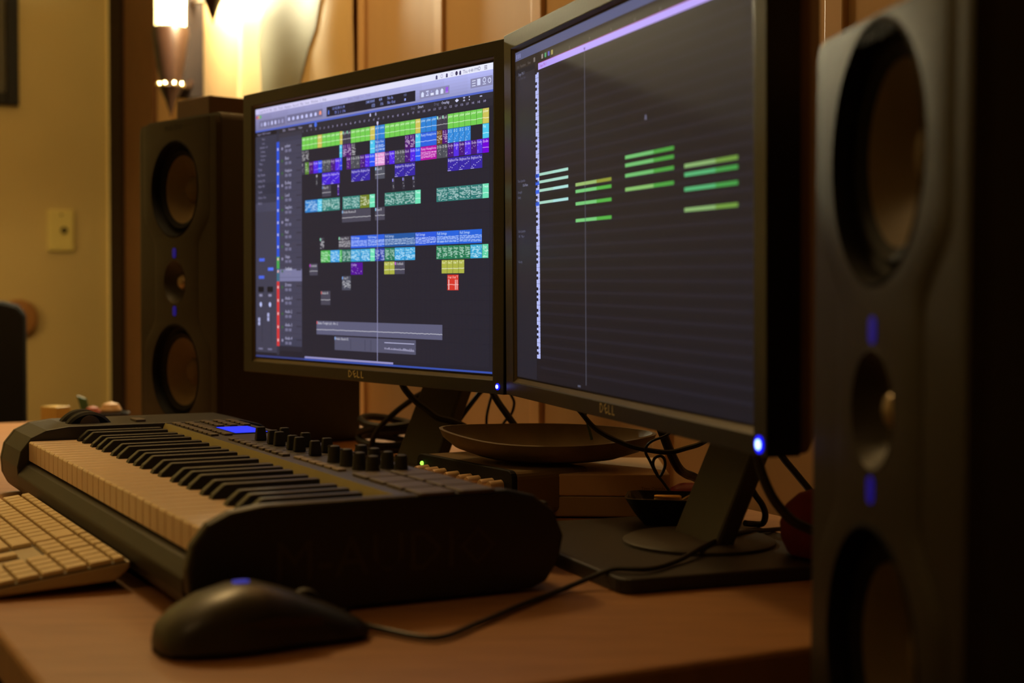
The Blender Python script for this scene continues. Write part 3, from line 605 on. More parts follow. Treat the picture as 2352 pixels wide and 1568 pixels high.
# ------------------------------------------------------------------ speakers
def speaker(loc, az, W, top, bot, depth, label):
    H = top + .0835 + bot; zl1 = bot + .0835; zl2 = bot          # indicator light heights
    M = frame(loc, az)
    t = thing('speaker', loc, label, 'speaker', 'pair of black studio speakers with two woofers each')
    cbn = MB()
    w = W/2; ch = .012
    prof = rrect(-w, w, 0, H, .012, 3)
    ins = rrect(-w+.006, w-.006, .006, H-.006, .010, 3)
    cbn.rings([[Vector((p, .011, q)) for p, q in ins], [Vector((p, .012, q)) for p, q in prof], [Vector((p, depth, q)) for p, q in prof]], caps=False)
    cbn.f.append(tuple(range(len(prof)*2, len(prof)*3)))
    obj('cabinet', cbn, M_SPK, t, M, smooth=True)
    wz = (zl1 + .0920, zl2 - .0880); cr_ = .070
    # hourglass baffle plate with real holes left for the drivers
    zs = []; N = 64
    tz = (zl1+zl2)/2
    def halfw(z):
        e = abs(z - tz); a = w*.86; waist = w*.56
        if e < .050: return waist
        if e > .100: return a
        k = (e-.05)/.05; return waist + (a-waist)*(k*k*(3-2*k))
    holes = [(wz[0], cr_), (wz[1], cr_), (tz, .033)]
    cuts = sorted(set([round(.006 + (H-.012)*i/N, 5) for i in range(N+1)] + [round(c_+s_*r_*math.cos(PI*i/14), 5) for c_, r_ in holes for i in range(15) for s_ in (1,)]))
    def hole(z):
        for c_, r_ in holes:
            if abs(z-c_) < r_ - 1e-6: return math.sqrt(max(0, r_*r_-(z-c_)**2))
        return 0
    def plate(hwf, yf, yb, edge, m, nm):
        bf = MB()
        for sgn in (1, -1):
            vs = []; fs = []
            for z in cuts:
                hw = hwf(z); hh = hole(z)
                vs += [(sgn*hh, yf, z), (sgn*(hw-edge), yf, z), (sgn*hw, yf+edge*.25, z), (sgn*hw, yb, z), (sgn*hh, yb, z)]
            for i in range(len(cuts)-1):
                a_, b_ = i*5, (i+1)*5
                for j in range(5):
                    q = (a_+j, a_+(j+1) % 5, b_+(j+1) % 5, b_+j); fs.append(q if sgn > 0 else tuple(reversed(q)))
            for a_ in (0, (len(cuts)-1)*5): fs.append((a_, a_+1, a_+2, a_+3, a_+4))
            bf.add(vs, fs)
        return obj(nm, bf, m, t, M, smooth=True)
    def fullw(z):
        e = min(z, H-z); r = .018
        return w if e > r else w - r + math.sqrt(max(0, r*r-(r-e)**2))
    plate(fullw, .0010, .0120, .006, M_BAFFLE, 'front_panel')
    plate(halfw, -.0018, .0012, .010, M_BAFFLE, 'baffle')
    X, Z, Y = (1, 0, 0), (0, 0, 1), (0, -1, 0)
    for z in wz:
        wf = obj('woofer', MB().lathe([(cr_+.0012, .0014), (cr_-.002, .0026), (cr_-.0035, .000), (cr_-.0050, -.009), (cr_-.010, -.012), (cr_-.014, -.008), (cr_-.021, -.012)], 48, (0, 0, z), X, Z, Y, caps=False), M_RING, t, M, smooth=True)
        obj('cone', MB().lathe([(cr_-.021, -.012), (.040, -.017), (.026, -.026), (.020, -.030), (.019, -.029), (.014, -.0245), (.007, -.0225), (.0004, -.022)], 48, (0, 0, z), X, Z, Y, caps=False), M_CONE, wf, M, smooth=True)
    tw = obj('tweeter', MB().lathe([(.0340, .0014), (.0315, .0022), (.0290, -.001), (.0235, -.008), (.0175, -.0125), (.0125, -.0150), (.0115, -.0150)], 36, (0, 0, tz), X, Z, Y, caps=False), M_BAFFLE, t, M, smooth=True)
    obj('dome', MB().lathe([(.0120, -.0150), (.0112, -.0110), (.008, -.0070), (.004, -.0052), (.0004, -.0048)], 28, (0, 0, tz), X, Z, Y, caps=False), M_DOME, tw, M, smooth=True)
    for z in (zl1, zl2):
        sl = MB().prism(rrect(-.0045, .0045, -.0072, .0072, .004), -.0010, -.0024, lambda p, q, a: Vector((p, a, z+q)))
        obj('indicator_light', sl, glow('speaker_light', (30, 10, 220), .17), t, M, label='blue indicator light')
    tg = MB(); vs, fs, wd_ = text_geo('M-AUDIO'); k = .0085/.7
    tg.add([((p[0]-wd_/2)*k, -.0020, H-.019+p[1]*k) for p in vs], fs)
    obj('logo', tg, M_DARK, t, M)
    return t, M, H
SPL = Vector((-.486, 2.165, DESK))
tL, ML, HL = speaker(SPL, math.radians(49), .225, .195, .195, .245, 'black studio speaker standing left of the monitors, below the wall sconce')
SPR = Vector((.1895, .780, EYE-.0222-.0835-.195))
tR, MR, HR = speaker(SPR, math.radians(84), .225, .169, .195, .30, 'black studio speaker in the foreground at the right edge')
# floor stand under the right speaker
sz = SPR.z - FL - DESK
t = thing('speaker_stand', Vector((SPR.x+.15, SPR.y+.016, 0)), 'black floor stand carrying the right foreground speaker', 'stand')
SM = frame(Vector((SPR.x, SPR.y, 0)), math.radians(84))
obj('top_plate', MB().box(-.10, .10, .01, .29, SPR.z-.012, SPR.z), M_PLAST, t, SM, bevel=.003)
obj('pole', MB().lathe([(.028, .02), (.028, SPR.z-.012)], 20, (0, .15, 0)), M_PLAST, t, SM, smooth=True)
obj('foot_plate', MB().box(-.14, .14, .0, .30, 0, .02), M_PLAST, t, SM, bevel=.004)
# flat brown box lying on the left speaker
o = obj('flat_box', MB().box(-.050, .045, .030, .175, HL, HL+.030), mat('brown_card', (72, 50, 29), .6, var=.12), None, ML, ML @ Vector((0, .1, HL)), bevel=.002)
props(o, 'flat brown box lying on top of the left speaker', 'box')

# ------------------------------------------------------------------ keyboard controller (piano)
K = .93
PO = Vector((-.5125, 1.5853, DESK))
PM = frame(PO, AZ) @ Matrix.Scale(K, 4)
t = piano = thing('midi_keyboard', PO + (PM.to_3x3() @ Vector((.3, .15, 0))), 'black forty-nine key music keyboard with knobs, pads and a blue display', 'music keyboard')
def sweep(poly, a, b): return MB().prism(poly, a, b, lambda p, q, x: Vector((x, p, q)))
CAPP = [(.012, .003), (-.004, .010), (-.0115, .025), (-.013, .042), (-.009, .060), (.003, .075), (.020, .083), (.045, .0865), (.250, .0865), (.276, .080), (.295, .066), (.304, .045), (.300, .025), (.288, .008), (.275, .003)]
BODY = [(.010, .003), (-.006, .010), (-.0125, .022), (-.0125, .034), (-.004, .044), (.004, .047), (.149, .047), (.149, .070), (.158, .0845), (.246, .0845), (.274, .077), (.294, .063), (.302, .045), (.298, .025), (.286, .008), (.275, .003)]
obj('body', sweep(BODY, 0.0, .682), M_BODY, t, PM, bevel=.0015)
ls = obj('wheel_section', sweep(CAPP, -.105, 0.0), M_BODY, t, PM, bevel=.0015)
obj('end_cap', sweep(CAPP, .682, .696), M_CAP, t, PM, bevel=.003)
obj('end_cap', sweep([(p, q) for p, q in CAPP], -.119, -.105), M_CAP, t, PM, bevel=.003)
lt = MB(); vs, fs, wd_ = text_geo('M-AUDIO'); q_ = .0315/.7
lt.add([(.6966, .052 + p[0]*.188/wd_, .0275 + p[1]*q_) for p in vs] + [(.6952, .052 + p[0]*.188/wd_, .0275 + p[1]*q_) for p in vs], [tuple(f) for f in fs])
obj('raised_lettering', lt, mat('cap_lettering', (58, 52, 38), .35, var=.05), t, PM)
obj('fallboard', sweep([(.1475, .066), (.1490, .066), (.1585, .0850), (.1570, .0862)], .001, .681), M_SLIP, t, PM, label='olive strip behind the keys')
obj('control_panel', sweep([(.158, .0845), (.160, .0853), (.246, .0853), (.246, .0845)], .001, .681), M_PANEL, t, PM)
for u in (-.06, .62):
    for v in (.03, .25): obj('foot', MB().lathe([(.008, 0), (.008, .004)], 12, (u, v, 0)), M_DARK, t, PM)
Wk = .0235
for k in range(29):
    x = k*Wk; m = MB(); g = .0010
    prof = [(.0, .049), (.0, .0695), (.0015, .0711), (.1465, .0711), (.1465, .060), (.010, .060), (.008, .049)]
    m.prism(prof, x+g, x+Wk-g, lambda p, q, a: Vector((a, p, q)))
    obj('white_key', m, M_WHITE, t, PM, bevel=.0006)
for o_ in range(4):
    for nm, c_ in ((0, .0197), (1, .0472), (3, .0893), (4, .1165), (5, .1443)):
        x = o_*7*Wk + c_; m = MB()
        m.rings([[Vector((x-.0062, .050, .0705)), Vector((x+.0062, .050, .0705)), Vector((x+.0062, .1468, .0705)), Vector((x-.0062, .1468, .0705))],
                 [Vector((x-.0056, .0525, .075)), Vector((x+.0056, .0525, .075)), Vector((x+.0060, .1468, .075)), Vector((x-.0060, .1468, .075))],
                 [Vector((x-.0046, .0625, .0835)), Vector((x+.0046, .0625, .0835)), Vector((x+.0050, .1468, .0835)), Vector((x-.0050, .1468, .0835))]])
        obj('black_key', m, M_BLACK, t, PM, bevel=.0012)
# wheels on the left section
for k, (u, v) in enumerate(((-.072, .075), (-.038, .075))):
    wh = obj('pitch_wheel' if k == 0 else 'modulation_wheel', MB().lathe([(.003, -.010), (.028, -.010), (.031, -.007), (.031, .007), (.028, .010), (.003, .010)], 40, (u, v, .0690), (0, 1, 0), (0, 0, 1), (1, 0, 0)), M_DARK, t, PM, smooth=True)
    obj('grip', MB().lathe([(.012, .0), (.012, .0115), (.010, .012)], 20, (u, v, .0840), (0, 1, 0), (0, 0, 1), (1, 0, 0)), M_BTN, wh, PM, smooth=True)
obj('function_button', MB().box(-.052, -.022, .128, .140, .0855, .0895), M_BTN, t, PM, bevel=.001)
def button(name, u, v, du, dv, h=.0026, m=M_BTN): return obj(name, MB().box(u-du, u+du, v-dv, v+dv, .0850, .0853+h), m, t, PM, bevel=.0008)
for r_, v in enumerate((.1665, .182)):
    for k in range(9): button('round_button', .018+.0182*k, v, .0072, .0045)
for r_, v in enumerate((.204, .220, .236)):
    for k in range(4): button('menu_button', -.001+.019*k + .006, v, .0070, .0045)
# display
obj('display_frame', MB().box(.078, .160, .189, .237, .0850, .0862), M_DARK, t, PM)
obj('display', MB().box(.0825, .1555, .1945, .2315, .0855, .0867), glow('display_blue', (10, 50, 255), 1.0), t, PM, label='glowing blue display')
for k in range(9): button('fader_button', .2225+.0200*k, .1712, .0068, .0040)
for k in range(9):
    u = .2345+.0200*k; v = (.197, .2165, .197, .197, .218, .197, .197, .2185, .1985)[k]
    obj('fader_slot', MB().box(u-.0010, u+.0010, .187, .243, .0850, .0855), M_DARK, t, PM)
    f = MB(); f.rings([[Vector((u+sx*.0038, v+sy*.0060, z)) for sx, sy in ((-1, -1), (1, -1), (1, 1), (-1, 1))] if z < .09 else [Vector((u+sx*.0030, v+sy*.0046, z)) for sx, sy in ((-1, -1), (1, -1), (1, 1), (-1, 1))] for z in (.0856, .1000)])
    obj('fader', f, M_KNOB, t, PM, bevel=.001)
for k in range(6): button('transport_button', .4139+.0200*k, .1765, .0082, .0042, .0022, mat('transport_rubber', (140, 124, 96), .5, var=.08))
for r_, v in enumerate((.196, .2215)):
    for k in range(4):
        u = .452+.0310*k + (.004 if r_ else 0)
        kb_ = obj('knob', MB().lathe([(.0070, .0856), (.0066, .087), (.0060, .090), (.0057, .0980), (.0050, .1004), (.003, .1010), (.0004, .1010)], 20, (u, v, 0)), M_KNOB, t, PM, smooth=True)
        obj('pointer', MB().box(u-.0004, u+.0004, v-.0062, v-.0030, .0995, .1012), M_BTN, kb_, PM)
for r_, v in enumerate((.1885, .2240)):
    for k in range(4):
        u = .569+.0372*k
        pd = MB().prism(rrect(u-.0168, u+.0168, v-.0155, v+.0155, .003, 3), .0850, .0880, lambda p, q, a: Vector((p, q, a)))
        obj('drum_pad', pd, mat('pad_rubber', (92, 80, 74), .5, var=.06), t, PM, bevel=.001)

# ------------------------------------------------------------------ computer keyboard
KU0, KU1, KV0, KV1 = .106, .536, -.1240, -.0148
KM = frame(PO, AZ) @ Matrix.Scale(K, 4)
def kh(v): return .0100 + (v-KV0)/(KV1-KV0)*.0140
t = thing('computer_keyboard', KM @ Vector((.283, -.072, 0)), 'slim white computer keyboard lying in front of the music keyboard', 'keyboard')
pl = MB(); pl.prism([(KV0, .003), (KV0-.0005, kh(KV0)), (KV1, kh(KV1)), (KV1, kh(KV1)-.006), (KV1-.012, kh(KV1)-.016)], KU0, KU1, lambda p, q, a: Vector((a, p, q)))
obj('case', pl, M_ALU, t, KM, bevel=.002)
obj('rear_foot', MB().box(KU0+.02, KU1-.02, KV1-.022, KV1-.008, 0, .0065), M_DARK, t, KM)
obj('front_foot', MB().box(KU0+.02, KU1-.02, KV0+.004, KV0+.012, 0, .0035), M_DARK, t, KM)
keymesh = {}
def keycap(u0, u1, v0, v1):
    du, dv = round(u1-u0, 4), round(v1-v0, 4)
    if (du, dv) not in keymesh:
        m = MB(); sl = .0140/(KV1-KV0)
        zz = lambda v, h: v*sl + h
        b0 = [(0, 0), (du, 0), (du, dv), (0, dv)]; i = .0007
        b1 = [(i, i), (du-i, i), (du-i, dv-i), (i, dv-i)]
        m.rings([[Vector((p, q, zz(q, 0))) for p, q in b0], [Vector((p, q, zz(q, .0034))) for p, q in b0], [Vector((p, q, zz(q, .0042))) for p, q in b1]])
        me = bpy.data.meshes.new('key')
        R3 = KM.to_3x3()
        me.from_pydata([tuple(R3 @ v) for v in m.v], [], m.f); me.update(); me.materials.append(M_KEYCAP)
        keymesh[(du, dv)] = me
    o = bpy.data.objects.new('key', keymesh[(du, dv)]); link(o, t)
    o.location = (KM @ Vector((u0, v0, kh(v0)-.0002))) - OFF[t.name]
g = .0026; p = .01905
gap_shades = MB()
rowv = [KV1-.0035-.0105] + [KV1-.0035-.0105-p*(i+1) for i in range(5)]
def krow(r, u, widths):
    for w in widths:
        if w > 0:
            a_, b_ = rowv[r]-.0004, rowv[r]+(.0105 if r == 0 else p)+.0004
            gap_shades.rings([[Vector((x, v, kh(v)+dz)) for x, v in ((u-.0004, a_), (u+w*p+.0004, a_), (u+w*p+.0004, b_), (u-.0004, b_))] for dz in (-.001, .0003)])
        if w > 0: keycap(u+g/2, u+w*p-g/2, rowv[r]+g/2, rowv[r]+(.0105 if r == 0 else p)-g/2)
        u += abs(w)*p
MU = KU0 + .003
krow(0, MU, [15/14]*14)
for r, ws in ((1, [1]*13+[2]), (2, [1.5]+[1]*12+[1.5]), (3, [1.75]+[1]*11+[2.25]), (4, [2.25]+[1]*10+[2.75]), (5, [1.25, 1.25, 1.5, 6.5, 1.5, 1.25, 1.75])): krow(r, MU, ws)
NU = MU + 15*p + .0035
for r, ws in ((0, [1]*3), (1, [1]*3), (2, [1]*3), (4, [-1, 1]), (5, [1]*3)): krow(r, NU, ws)
UU = NU + 3*p + .0035
for r, ws in ((0, [1]*4), (1, [1]*4), (2, [1]*4), (3, [1]*4), (4, [1]*4), (5, [2, 1, 1])): krow(r, UU, ws)
obj('key_gap_shade', gap_shades, mat('painted_gap_shade', (92, 78, 52), .6, var=.05), t, KM)  # dark pads that paint the shade in the gaps between keys

# ------------------------------------------------------------------ mouse
MC = Vector((-.163, .970, DESK))
MM = frame(MC, AZ - PI/2 + PI/2)          # local y points at the monitors, x to the near side
t = thing('computer_mouse', MC, 'black computer mouse with a cord on the bare desk in front', 'mouse')
L_m = .138
prof = [(0, .012, .012), (.03, .024, .019), (.10, .031, .027), (.22, .0355, .0355), (.36, .0370, .0405), (.48, .0355, .0405), (.62, .0325, .0345), (.76, .0315, .0265), (.88, .0310, .0185), (.96, .0270, .0125), (1.0, .018, .0085)]
sh = MB(); NS = 14; loops = []
def mo(k, zb=.0045):
    tt, hw, hh = prof[k]; y = -L_m/2 + tt*L_m; out = []
    for j in range(NS+1):
        a = PI*j/NS; c_, s_ = math.cos(a), math.sin(a)
        out.append(Vector((hw*math.copysign(abs(c_)**.75, c_), y, zb + (hh-zb)*(abs(s_)**.72))))
    return out
for k in range(len(prof)):
    l = mo(k); l += [Vector((prof[k][1]*.92*(1-2*j/4), l[0].y, .003)) for j in range(4, -1, -1)]
    loops.append(l)
sh.rings(loops)
m_sh = obj('shell', sh, mat('mouse_plastic', (40, 37, 28), .38, var=.08), t, MM, smooth=True)
obj('skid_plate', MB().prism([(p_[1]*.8*s_, -L_m/2 + p_[0]*L_m) for s_, seq in ((1, prof), (-1, list(reversed(prof)))) for p_ in seq], 0, .0035, lambda a, b, c_: Vector((a, b, c_))), M_DARK, t, MM)
obj('scroll_wheel', MB().lathe([(.004, -.0035), (.0095, -.0035), (.0105, -.002), (.0105, .002), (.0095, .0035), (.004, .0035)], 24, (0, .030, .0225), (0, 1, 0), (0, 0, 1), (1, 0, 0)), M_KNOB, t, MM, smooth=True)
obj('painted_screen_glint', MB().prism(rrect(-.0035, .0035, -.0125, -.0015, .003), .0398, .0415, lambda a, b, c_: Vector((a-.002, b-.006, c_))), glow('screen_glint_glow', (44, 62, 210), .42), t, MM, label='small blue screen reflection painted on top')  # glowing patch that paints the screen's reflection on the shell
obj('button_seam', MB().box(-.0006, .0006, .012, .062, .010, .0165), M_DARK, t, MM)
sb = MB(); sb.add([(.0362, -.030, .021), (.0372, -.005, .024), (.0345, .030, .021), (.0325, .030, .015), (.0352, -.005, .016), (.0350, -.030, .014)], [(0, 1, 4, 5), (1, 2, 3, 4)])
obj('side_button', sb, M_PLAST, t, MM)
cable = [MM @ Vector((0, L_m/2-.002, .0065))] + [Vector((x, y, DESK+h)) for x, y, h in ((-.0860, .993, .0035), (-.0492, .972, .0030), (-.0218, 1.0161, .0030), (.0083, 1.0755, .0030), (.0349, 1.1224, .0030), (.0600, 1.146, .0085), (.0791, 1.1500, .0150), (.1060, 1.150, .0150), (.1320, 1.1850, .0150), (.1607, 1.2336, .0190), (.1951, 1.295, .0190), (.2289, 1.3381, .0150), (.2700, 1.385, .0100), (.300, 1.44, .003))]
obj('cord', MB().tube(cable, .0021, 8, 6), M_CABLE, t, None, smooth=True)

# ------------------------------------------------------------------ gear between the monitors
# audio interface
IA = Vector((-.100, 1.630, DESK)); IB = Vector((.004, 1.468, DESK)); ev = (IB-IA); IL = ev.length; iaz = math.atan2(-ev.y, ev.x)
IM = frame(IA, iaz)
t = thing('audio_interface', (IA+IB)/2, 'small black audio interface with metal knobs and a green light, beside the leaf bowl', 'audio interface')
IH = .050
cs = MB(); cs.prism(rrect(0, IL, .004, IH, .008, 4), .002, .088, lambda p_, q_, a: Vector((p_, a, q_)))
obj('case', cs, mat('interface_case', (112, 92, 62), .45, var=.06), t, IM, bevel=.001)
fp = MB(); fp.prism(rrect(.0, IL, .003, IH+.001, .009, 4), -.004, .003, lambda p_, q_, a: Vector((p_, a, q_)))
obj('front_panel', fp, M_DARK, t, IM, bevel=.001)
for x in (.02, IL-.02):
    for y in (.015, .075): obj('foot', MB().lathe([(.006, 0), (.006, .005)], 10, (x, y, 0)), M_DARK, t, IM)
for k, x in enumerate((.024, .044, .060, .087, .113, .129, .155, .172)):
    kn = obj('knob', MB().lathe([(.0062, .003), (.0058, .015), (.0050, .0175), (.0004, .0178)], 16, (x, -.001, .0345), (1, 0, 0), (0, 0, 1), (0, -1, 0)), M_CHROME if k % 3 != 1 else M_BEIGE, t, IM, smooth=True)
obj('status_light', MB().lathe([(.0024, .002), (.0024, .0045), (.0004, .006)], 12, (.013, -.001, .041), (1, 0, 0), (0, 0, 1), (0, -1, 0)), glow('green_light', (150, 255, 70), 2.2), t, IM, label='lit green status light')
# two stacked beige boxes
BM = frame(Vector((.013, 1.497, DESK)), .02)
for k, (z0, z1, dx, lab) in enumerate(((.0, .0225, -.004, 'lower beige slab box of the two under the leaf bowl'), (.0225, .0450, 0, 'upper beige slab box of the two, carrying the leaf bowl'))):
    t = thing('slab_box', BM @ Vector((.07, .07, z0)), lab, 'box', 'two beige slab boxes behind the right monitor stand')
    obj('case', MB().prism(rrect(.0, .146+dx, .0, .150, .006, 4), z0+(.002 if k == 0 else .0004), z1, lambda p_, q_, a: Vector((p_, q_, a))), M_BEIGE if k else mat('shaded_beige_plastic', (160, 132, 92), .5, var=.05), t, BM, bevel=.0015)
    if k == 0:
        for x in (.02, .12):
            for y in (.02, .13): obj('foot', MB().lathe([(.006, 0), (.006, .003)], 10, (x, y, 0)), M_DARK, t, BM)
    else:
        tg = MB(); vs, fs, wd_ = text_geo('Time Capsule'); kk = .0030/.7
        tg.add([(.117+p_[0]*kk, -.0003, z0+.007+p_[1]*kk) for p_ in vs], fs); obj('lettering', tg, M_BOWL, t, BM)
# leaf-shaped bowl
GM = frame(Vector((.037, 1.565, DESK+.0503)), .10)
t = thing('leaf_bowl', GM @ Vector((0, 0, 0)), 'long leaf shaped wooden bowl with a twig, resting on the beige boxes', 'bowl')
def bowl_loop(s, z, sx=.104, sy=.074):
    out = []
    for k in range(40):
        a = 2*PI*k/40; c_, s_ = math.cos(a), math.sin(a)
        tip = 1 + .10*abs(c_)**6
        out.append(Vector((sx*s*c_*tip, sy*s*s_*(1-.25*abs(c_)**3), z + .006*s*s*abs(c_)**3*(1 if c_ < 0 else .4) + (.005*s*s*s_ if s > .8 else 0))))
    return out
bw = MB(); bw.rings([bowl_loop(.30, .0005), bowl_loop(.62, .002), bowl_loop(.85, .010), bowl_loop(.97, .020), bowl_loop(1.0, .0275), bowl_loop(.965, .028), bowl_loop(.93, .021), bowl_loop(.80, .0125), bowl_loop(.55, .007), bowl_loop(.2, .006)])
obj('bowl_shell', bw, M_BOWL, t, GM, smooth=True)
obj('twig', MB().tube([(.045, .047, .018), (.040, .052, .035), (.037, .056, .043), (.041, .056, .050)], .0016, 6, 4), M_LEAF, t, GM, smooth=True)
# dark dish with brass pieces
HM = frame(Vector((.147, 1.395, DESK+.012)), .15)
t = thing('trinket_dish', HM @ Vector((0, 0, 0)), 'small dark square dish on the right monitor base plate', 'dish')
def dish_loop(r, z):
    return [Vector((p_*1.0, q_, z)) for p_, q_ in rrect(-r, r, -r*.8, r*.8, r*.3, 4)]
ds = MB(); ds.rings([dish_loop(.022, 0), dish_loop(.030, .010), dish_loop(.040, .026), dish_loop(.0375, .0262), dish_loop(.028, .012), dish_loop(.018, .006)])
obj('dish_shell', ds, mat('dish_ceramic', (34, 30, 22), .25, var=.1), t, HM, smooth=True)
ls_ = (HM @ Vector((.002, -.002, .0175)))
o = obj('brass_lighter', MB().lathe([(.0002, -.013), (.0052, -.013), (.0056, -.011), (.0056, .010), (.0046, .012), (.0002, .013)], 16, (.000, -.003, .0215), (0, 1, 0), (0, 0, 1), (1, 0, 0)), M_BRASS, None, HM, ls_, smooth=True)
props(o, 'shiny brass cylinder lying in the dark dish', 'lighter')
o = obj('metal_clip', MB().tube([(.012, .010, .020), (.022, .006, .026), (.028, .012, .024), (.020, .018, .019), (.010, .014, .019)], .0016, 6, 4), M_CHROME, None, HM, HM @ Vector((.018, .012, .018)), smooth=True)
props(o, 'bent metal clip lying in the dark dish', 'clip')
# red cap behind the dish
RMx = frame(Vector((.178, 1.490, DESK)), .2)
o = obj('red_container', MB().lathe([(.001, 0), (.020, 0), (.022, .003), (.0215, .026), (.019, .032), (.012, .036), (.0005, .037)], 24, (0, 0, 0)), M_REDCAP, None, RMx, RMx @ Vector((0, 0, 0)), smooth=True)
props(o, 'small red round container standing behind the dark dish', 'container')
# dark red pouch near the right speaker
PMx = frame(Vector((.262, 1.225, DESK+.012)), .4)
t = thing('cloth_pouch', PMx @ Vector((0, 0, 0)), 'dark red cloth pouch on the base plate beside the right speaker', 'pouch')
pc = MB(); lo = []
for i, (r, z) in enumerate(((.024, 0), (.036, .002), (.0425, .014), (.043, .028), (.037, .042), (.026, .051), (.014, .055), (.009, .057))):
    lo.append([Vector((r*(1+.05*math.sin(3*a+z*60)+.03*math.sin(7*a))*math.cos(a)*1.0, r*(1+.05*math.sin(3*a+z*60))*math.sin(a)*.8, z)) for a in (2*PI*k/36 for k in range(36))])
pc.rings(lo)
obj('bag', pc, M_RED, t, PMx, smooth=True)
obj('drawstring', MB().tube([(.009*math.cos(a), .0075*math.sin(a), .0555) for a in (2*PI*k/10 for k in range(10))], .0016, 6, 3, True), M_DARK, t, PMx, smooth=True)
# power adapter behind the music keyboard
AM = frame(PO, AZ) @ Matrix.Scale(K, 4)
o = obj('power_adapter', MB().box(.565, .598, .322, .345, 0, .058), M_PLAST, None, AM, AM @ Vector((.58, .333, 0)), bevel=.003)
props(o, 'small black power adapter standing behind the music keyboard', 'adapter')
# bits on the desk at the far end of the music keyboard
BX = frame(Vector((-.738, 2.42, DESK)), .5)
o = obj('note_pad', MB().box(-.018, .017, -.016, .016, 0, .036), M_CREAM, None, BX, BX @ Vector((0, 0, 0)), bevel=.002)
props(o, 'yellowish block of notes at the far left end of the desk', 'note block')
TX = frame(Vector((-.655, 2.38, DESK)), .3)
t = thing('dark_tray', TX @ Vector((0, 0, 0)), 'low dark dish of bits on the desk beside the left speaker', 'dish')
ts = MB(); ts.lathe([(.030, 0), (.044, .010), (.050, .030), (.046, .030), (.036, .010), (.002, .008)], 28, (0, 0, 0), sy=.7)
obj('tray_shell', ts, M_DARK, t, TX, smooth=True)
lf = MB(); lf.rings([[Vector((x, y+dy, z)) for dy, x2 in ((0, 0),) for x, y, z in ((-.026, -.004, .012), (-.018, .004, .012), (-.030, .004, .050), (-.042, -.004, .056))], [Vector((x, y+.006, z)) for x, y, z in ((-.026, -.004, .012), (-.018, .004, .012), (-.030, .004, .050), (-.042, -.004, .056))]])
o = obj('green_leaf', lf, M_LEAF, None, TX, TX @ Vector((-.024, 0, .012)), bevel=.002); props(o, 'small dark green leaf upright in the low dark dish', 'leaf')
def pebble(name, c_, r, m, lab, cat):
    q = MB().lathe([(.0005, -r*.8), (r*.7, -r*.6), (r, 0), (r*.7, r*.55), (.0005, r*.75)], 14, c_)
    o = obj(name, q, m, None, TX, TX @ Vector((c_[0], c_[1], c_[2]-r*.8)), smooth=True); props(o, lab, cat)
pebble('red_bead', (-.010, -.006, .030), .013, mat('faded_red', (150, 70, 46), .6, var=.1), 'faded red bead in the low dark dish', 'bead')
pebble('cream_stone', (.018, .002, .034), .017, mat('cream_stone', (190, 150, 104), .6, var=.1), 'cream coloured stone in the low dark dish', 'stone')

# ------------------------------------------------------------------ cables
def cord(pts, r, label, m=M_CABLE, name='cable', group=None, closed=False, sub=6):
    P = [Vector((x, y, DESK+h)) for x, y, h in pts]
    lo = min(P, key=lambda v: v.z)
    o = obj(name, MB().tube(P, r, 8, sub, closed), m, None, None, lo, smooth=True)
    props(o, label, 'cable', group)
    return o
cord([(-.100, 1.93, .135), (-.110, 1.935, .100), (-.127, 1.945, .087), (-.154, 1.95, .066), (-.178, 1.96, .040), (-.19, 1.98, .006)], .0038, 'black cable slanting down to the coil, left of the left monitor neck')
cord([(-.134, 1.772, .130), (-.128, 1.77, .113), (-.114, 1.767, .097), (-.100, 1.763, .087), (-.087, 1.76, .078), (-.069, 1.762, .073), (-.052, 1.772, .063), (-.035, 1.79, .040), (-.02, 1.80, .005)], .0042, 'thick black cable crossing in front of the left monitor neck')
cord([(-.020, 1.83, .145), (-.030, 1.83, .113), (-.041, 1.83, .100), (-.062, 1.83, .072), (-.078, 1.84, .046), (-.09, 1.86, .005)], .0030, 'black cable running down along the right edge of the left monitor neck')
cord([(-.034, 1.76, .145), (-.025, 1.76, .114), (-.018, 1.755, .100), (-.008, 1.75, .086), (.005, 1.75, .068), (.02, 1.76, .045), (.03, 1.80, .005)], .0040, 'thick black cable dropping behind the left tip of the leaf bowl')
cord([(-.012, 1.90, .14), (-.022, 1.90, .105), (-.028, 1.90, .085), (-.032, 1.90, .064), (-.03, 1.91, .040), (-.02, 1.92, .004)], .0018, 'thin black cable hanging left of the black adapter lump')
cord([(-.012, 1.89, .125), (-.002, 1.89, .098), (.003, 1.89, .086), (.000, 1.895, .072), (-.008, 1.90, .062), (-.016, 1.905, .048)], .0018, 'thin black cable looping down onto the adapter lump')
cord([(.052, 1.50, .150), (.060, 1.495, .121), (.0695, 1.485, .107), (.086, 1.48, .090), (.1145, 1.475, .0765), (.140, 1.475, .0708), (.157, 1.475, .0698), (.172, 1.475, .0735), (.190, 1.475, .080), (.212, 1.475, .098)], .0026, 'black cable sagging below the right monitor, over the right tip of the leaf bowl')
cord([(.146, 1.50, .120), (.149, 1.50, .095), (.153, 1.50, .083), (.159, 1.50, .068), (.168, 1.505, .051), (.178, 1.525, .042), (.190, 1.54, .036), (.210, 1.56, .020), (.24, 1.58, .004)], .0047, 'thick black cable curving down behind the right monitor neck')
cord([(.165, 1.475, .098), (.153, 1.472, .087), (.140, 1.470, .082), (.1335, 1.470, .077), (.132, 1.470, .070), (.136, 1.470, .062), (.142, 1.468, .050), (.149, 1.468, .041), (.157, 1.465, .030), (.166, 1.462, .016)], .0014, 'thin black strap hanging down left of the small red container')
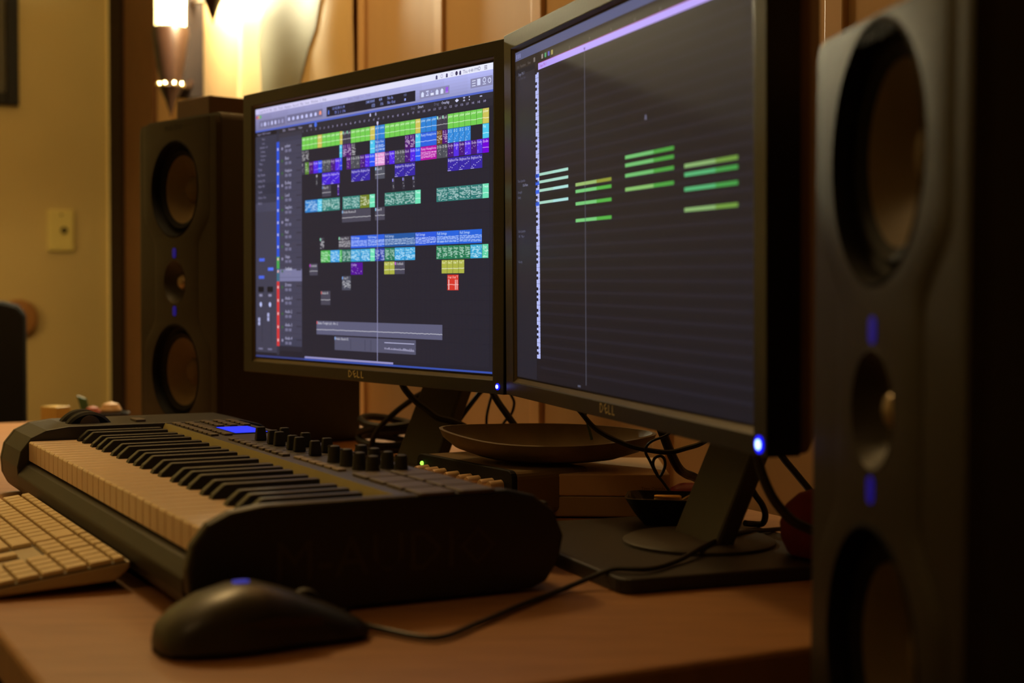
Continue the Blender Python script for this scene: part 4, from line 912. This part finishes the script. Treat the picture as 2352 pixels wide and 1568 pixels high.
cord([(.1425, 1.466, .050), (.1390, 1.466, .058), (.1405, 1.466, .0645), (.146, 1.466, .0670), (.150, 1.466, .0640), (.1508, 1.466, .057), (.1475, 1.466, .049), (.1445, 1.466, .0465)], .0015, 'small black loop of strap in the air above the dark dish', closed=True)
cord([(0.1838, 1.15, 0.1332), (0.1875, 1.15, 0.1101), (0.1903, 1.15, 0.0981), (0.1949, 1.15, 0.0843), (0.2023, 1.15, 0.0695), (0.2116, 1.15, 0.0582), (0.2192, 1.15, 0.0517), (0.2336, 1.15, 0.0449), (0.262, 1.15, 0.03), (0.285, 1.155, 0.022), (0.31, 1.165, 0.012), (0.33, 1.19, 0.005)], .0039, 'thick black cable hanging in front of the dark red pouch')
cord([(.250, 1.45, .105), (.258, 1.45, .078), (.264, 1.45, .067), (.279, 1.45, .049), (.294, 1.45, .030), (.307, 1.46, .006)], .0034, 'black cable dropping steeply behind the right speaker edge')
cord([(.265, 1.60, .004), (.274, 1.60, .024), (.285, 1.60, .036), (.299, 1.60, .043), (.324, 1.60, .047), (.350, 1.60, .045), (.40, 1.60, .030), (.44, 1.60, .005)], .0036, 'grey brown cable arching up near the wall, right of the right monitor', M_CABLE2)
cord([(.212, 1.35, .060), (.221, 1.355, .045), (.2285, 1.36, .035), (.2325, 1.365, .025), (.231, 1.37, .016), (.222, 1.37, .0155), (.214, 1.365, .017)], .0030, 'short black cable curling down right of the right monitor neck')
# coil of spare cable left of the left monitor neck
coil = []
for k in range(64):
    a = 2*PI*k/16; q = k/63
    coil.append((-.155 + .052*math.cos(a)*(1-.10*q), 2.005 + .040*math.sin(a), .006 + .050*q + .006*math.sin(a*1.5+1)))
cord(coil, .0050, 'coil of black cable on the desk behind the music keyboard', name='coiled_cable', sub=3)
coil = []
for k in range(40):
    a = 2*PI*k/13; q = k/39
    coil.append((-.010 + .034*math.cos(a), 1.925 + .024*math.sin(a), .006 + .044*q + .004*math.sin(a*1.3)))
cord(coil, .0052, 'dark bundle of cable heaped behind the left tip of the leaf bowl', name='cable_bundle', sub=3)
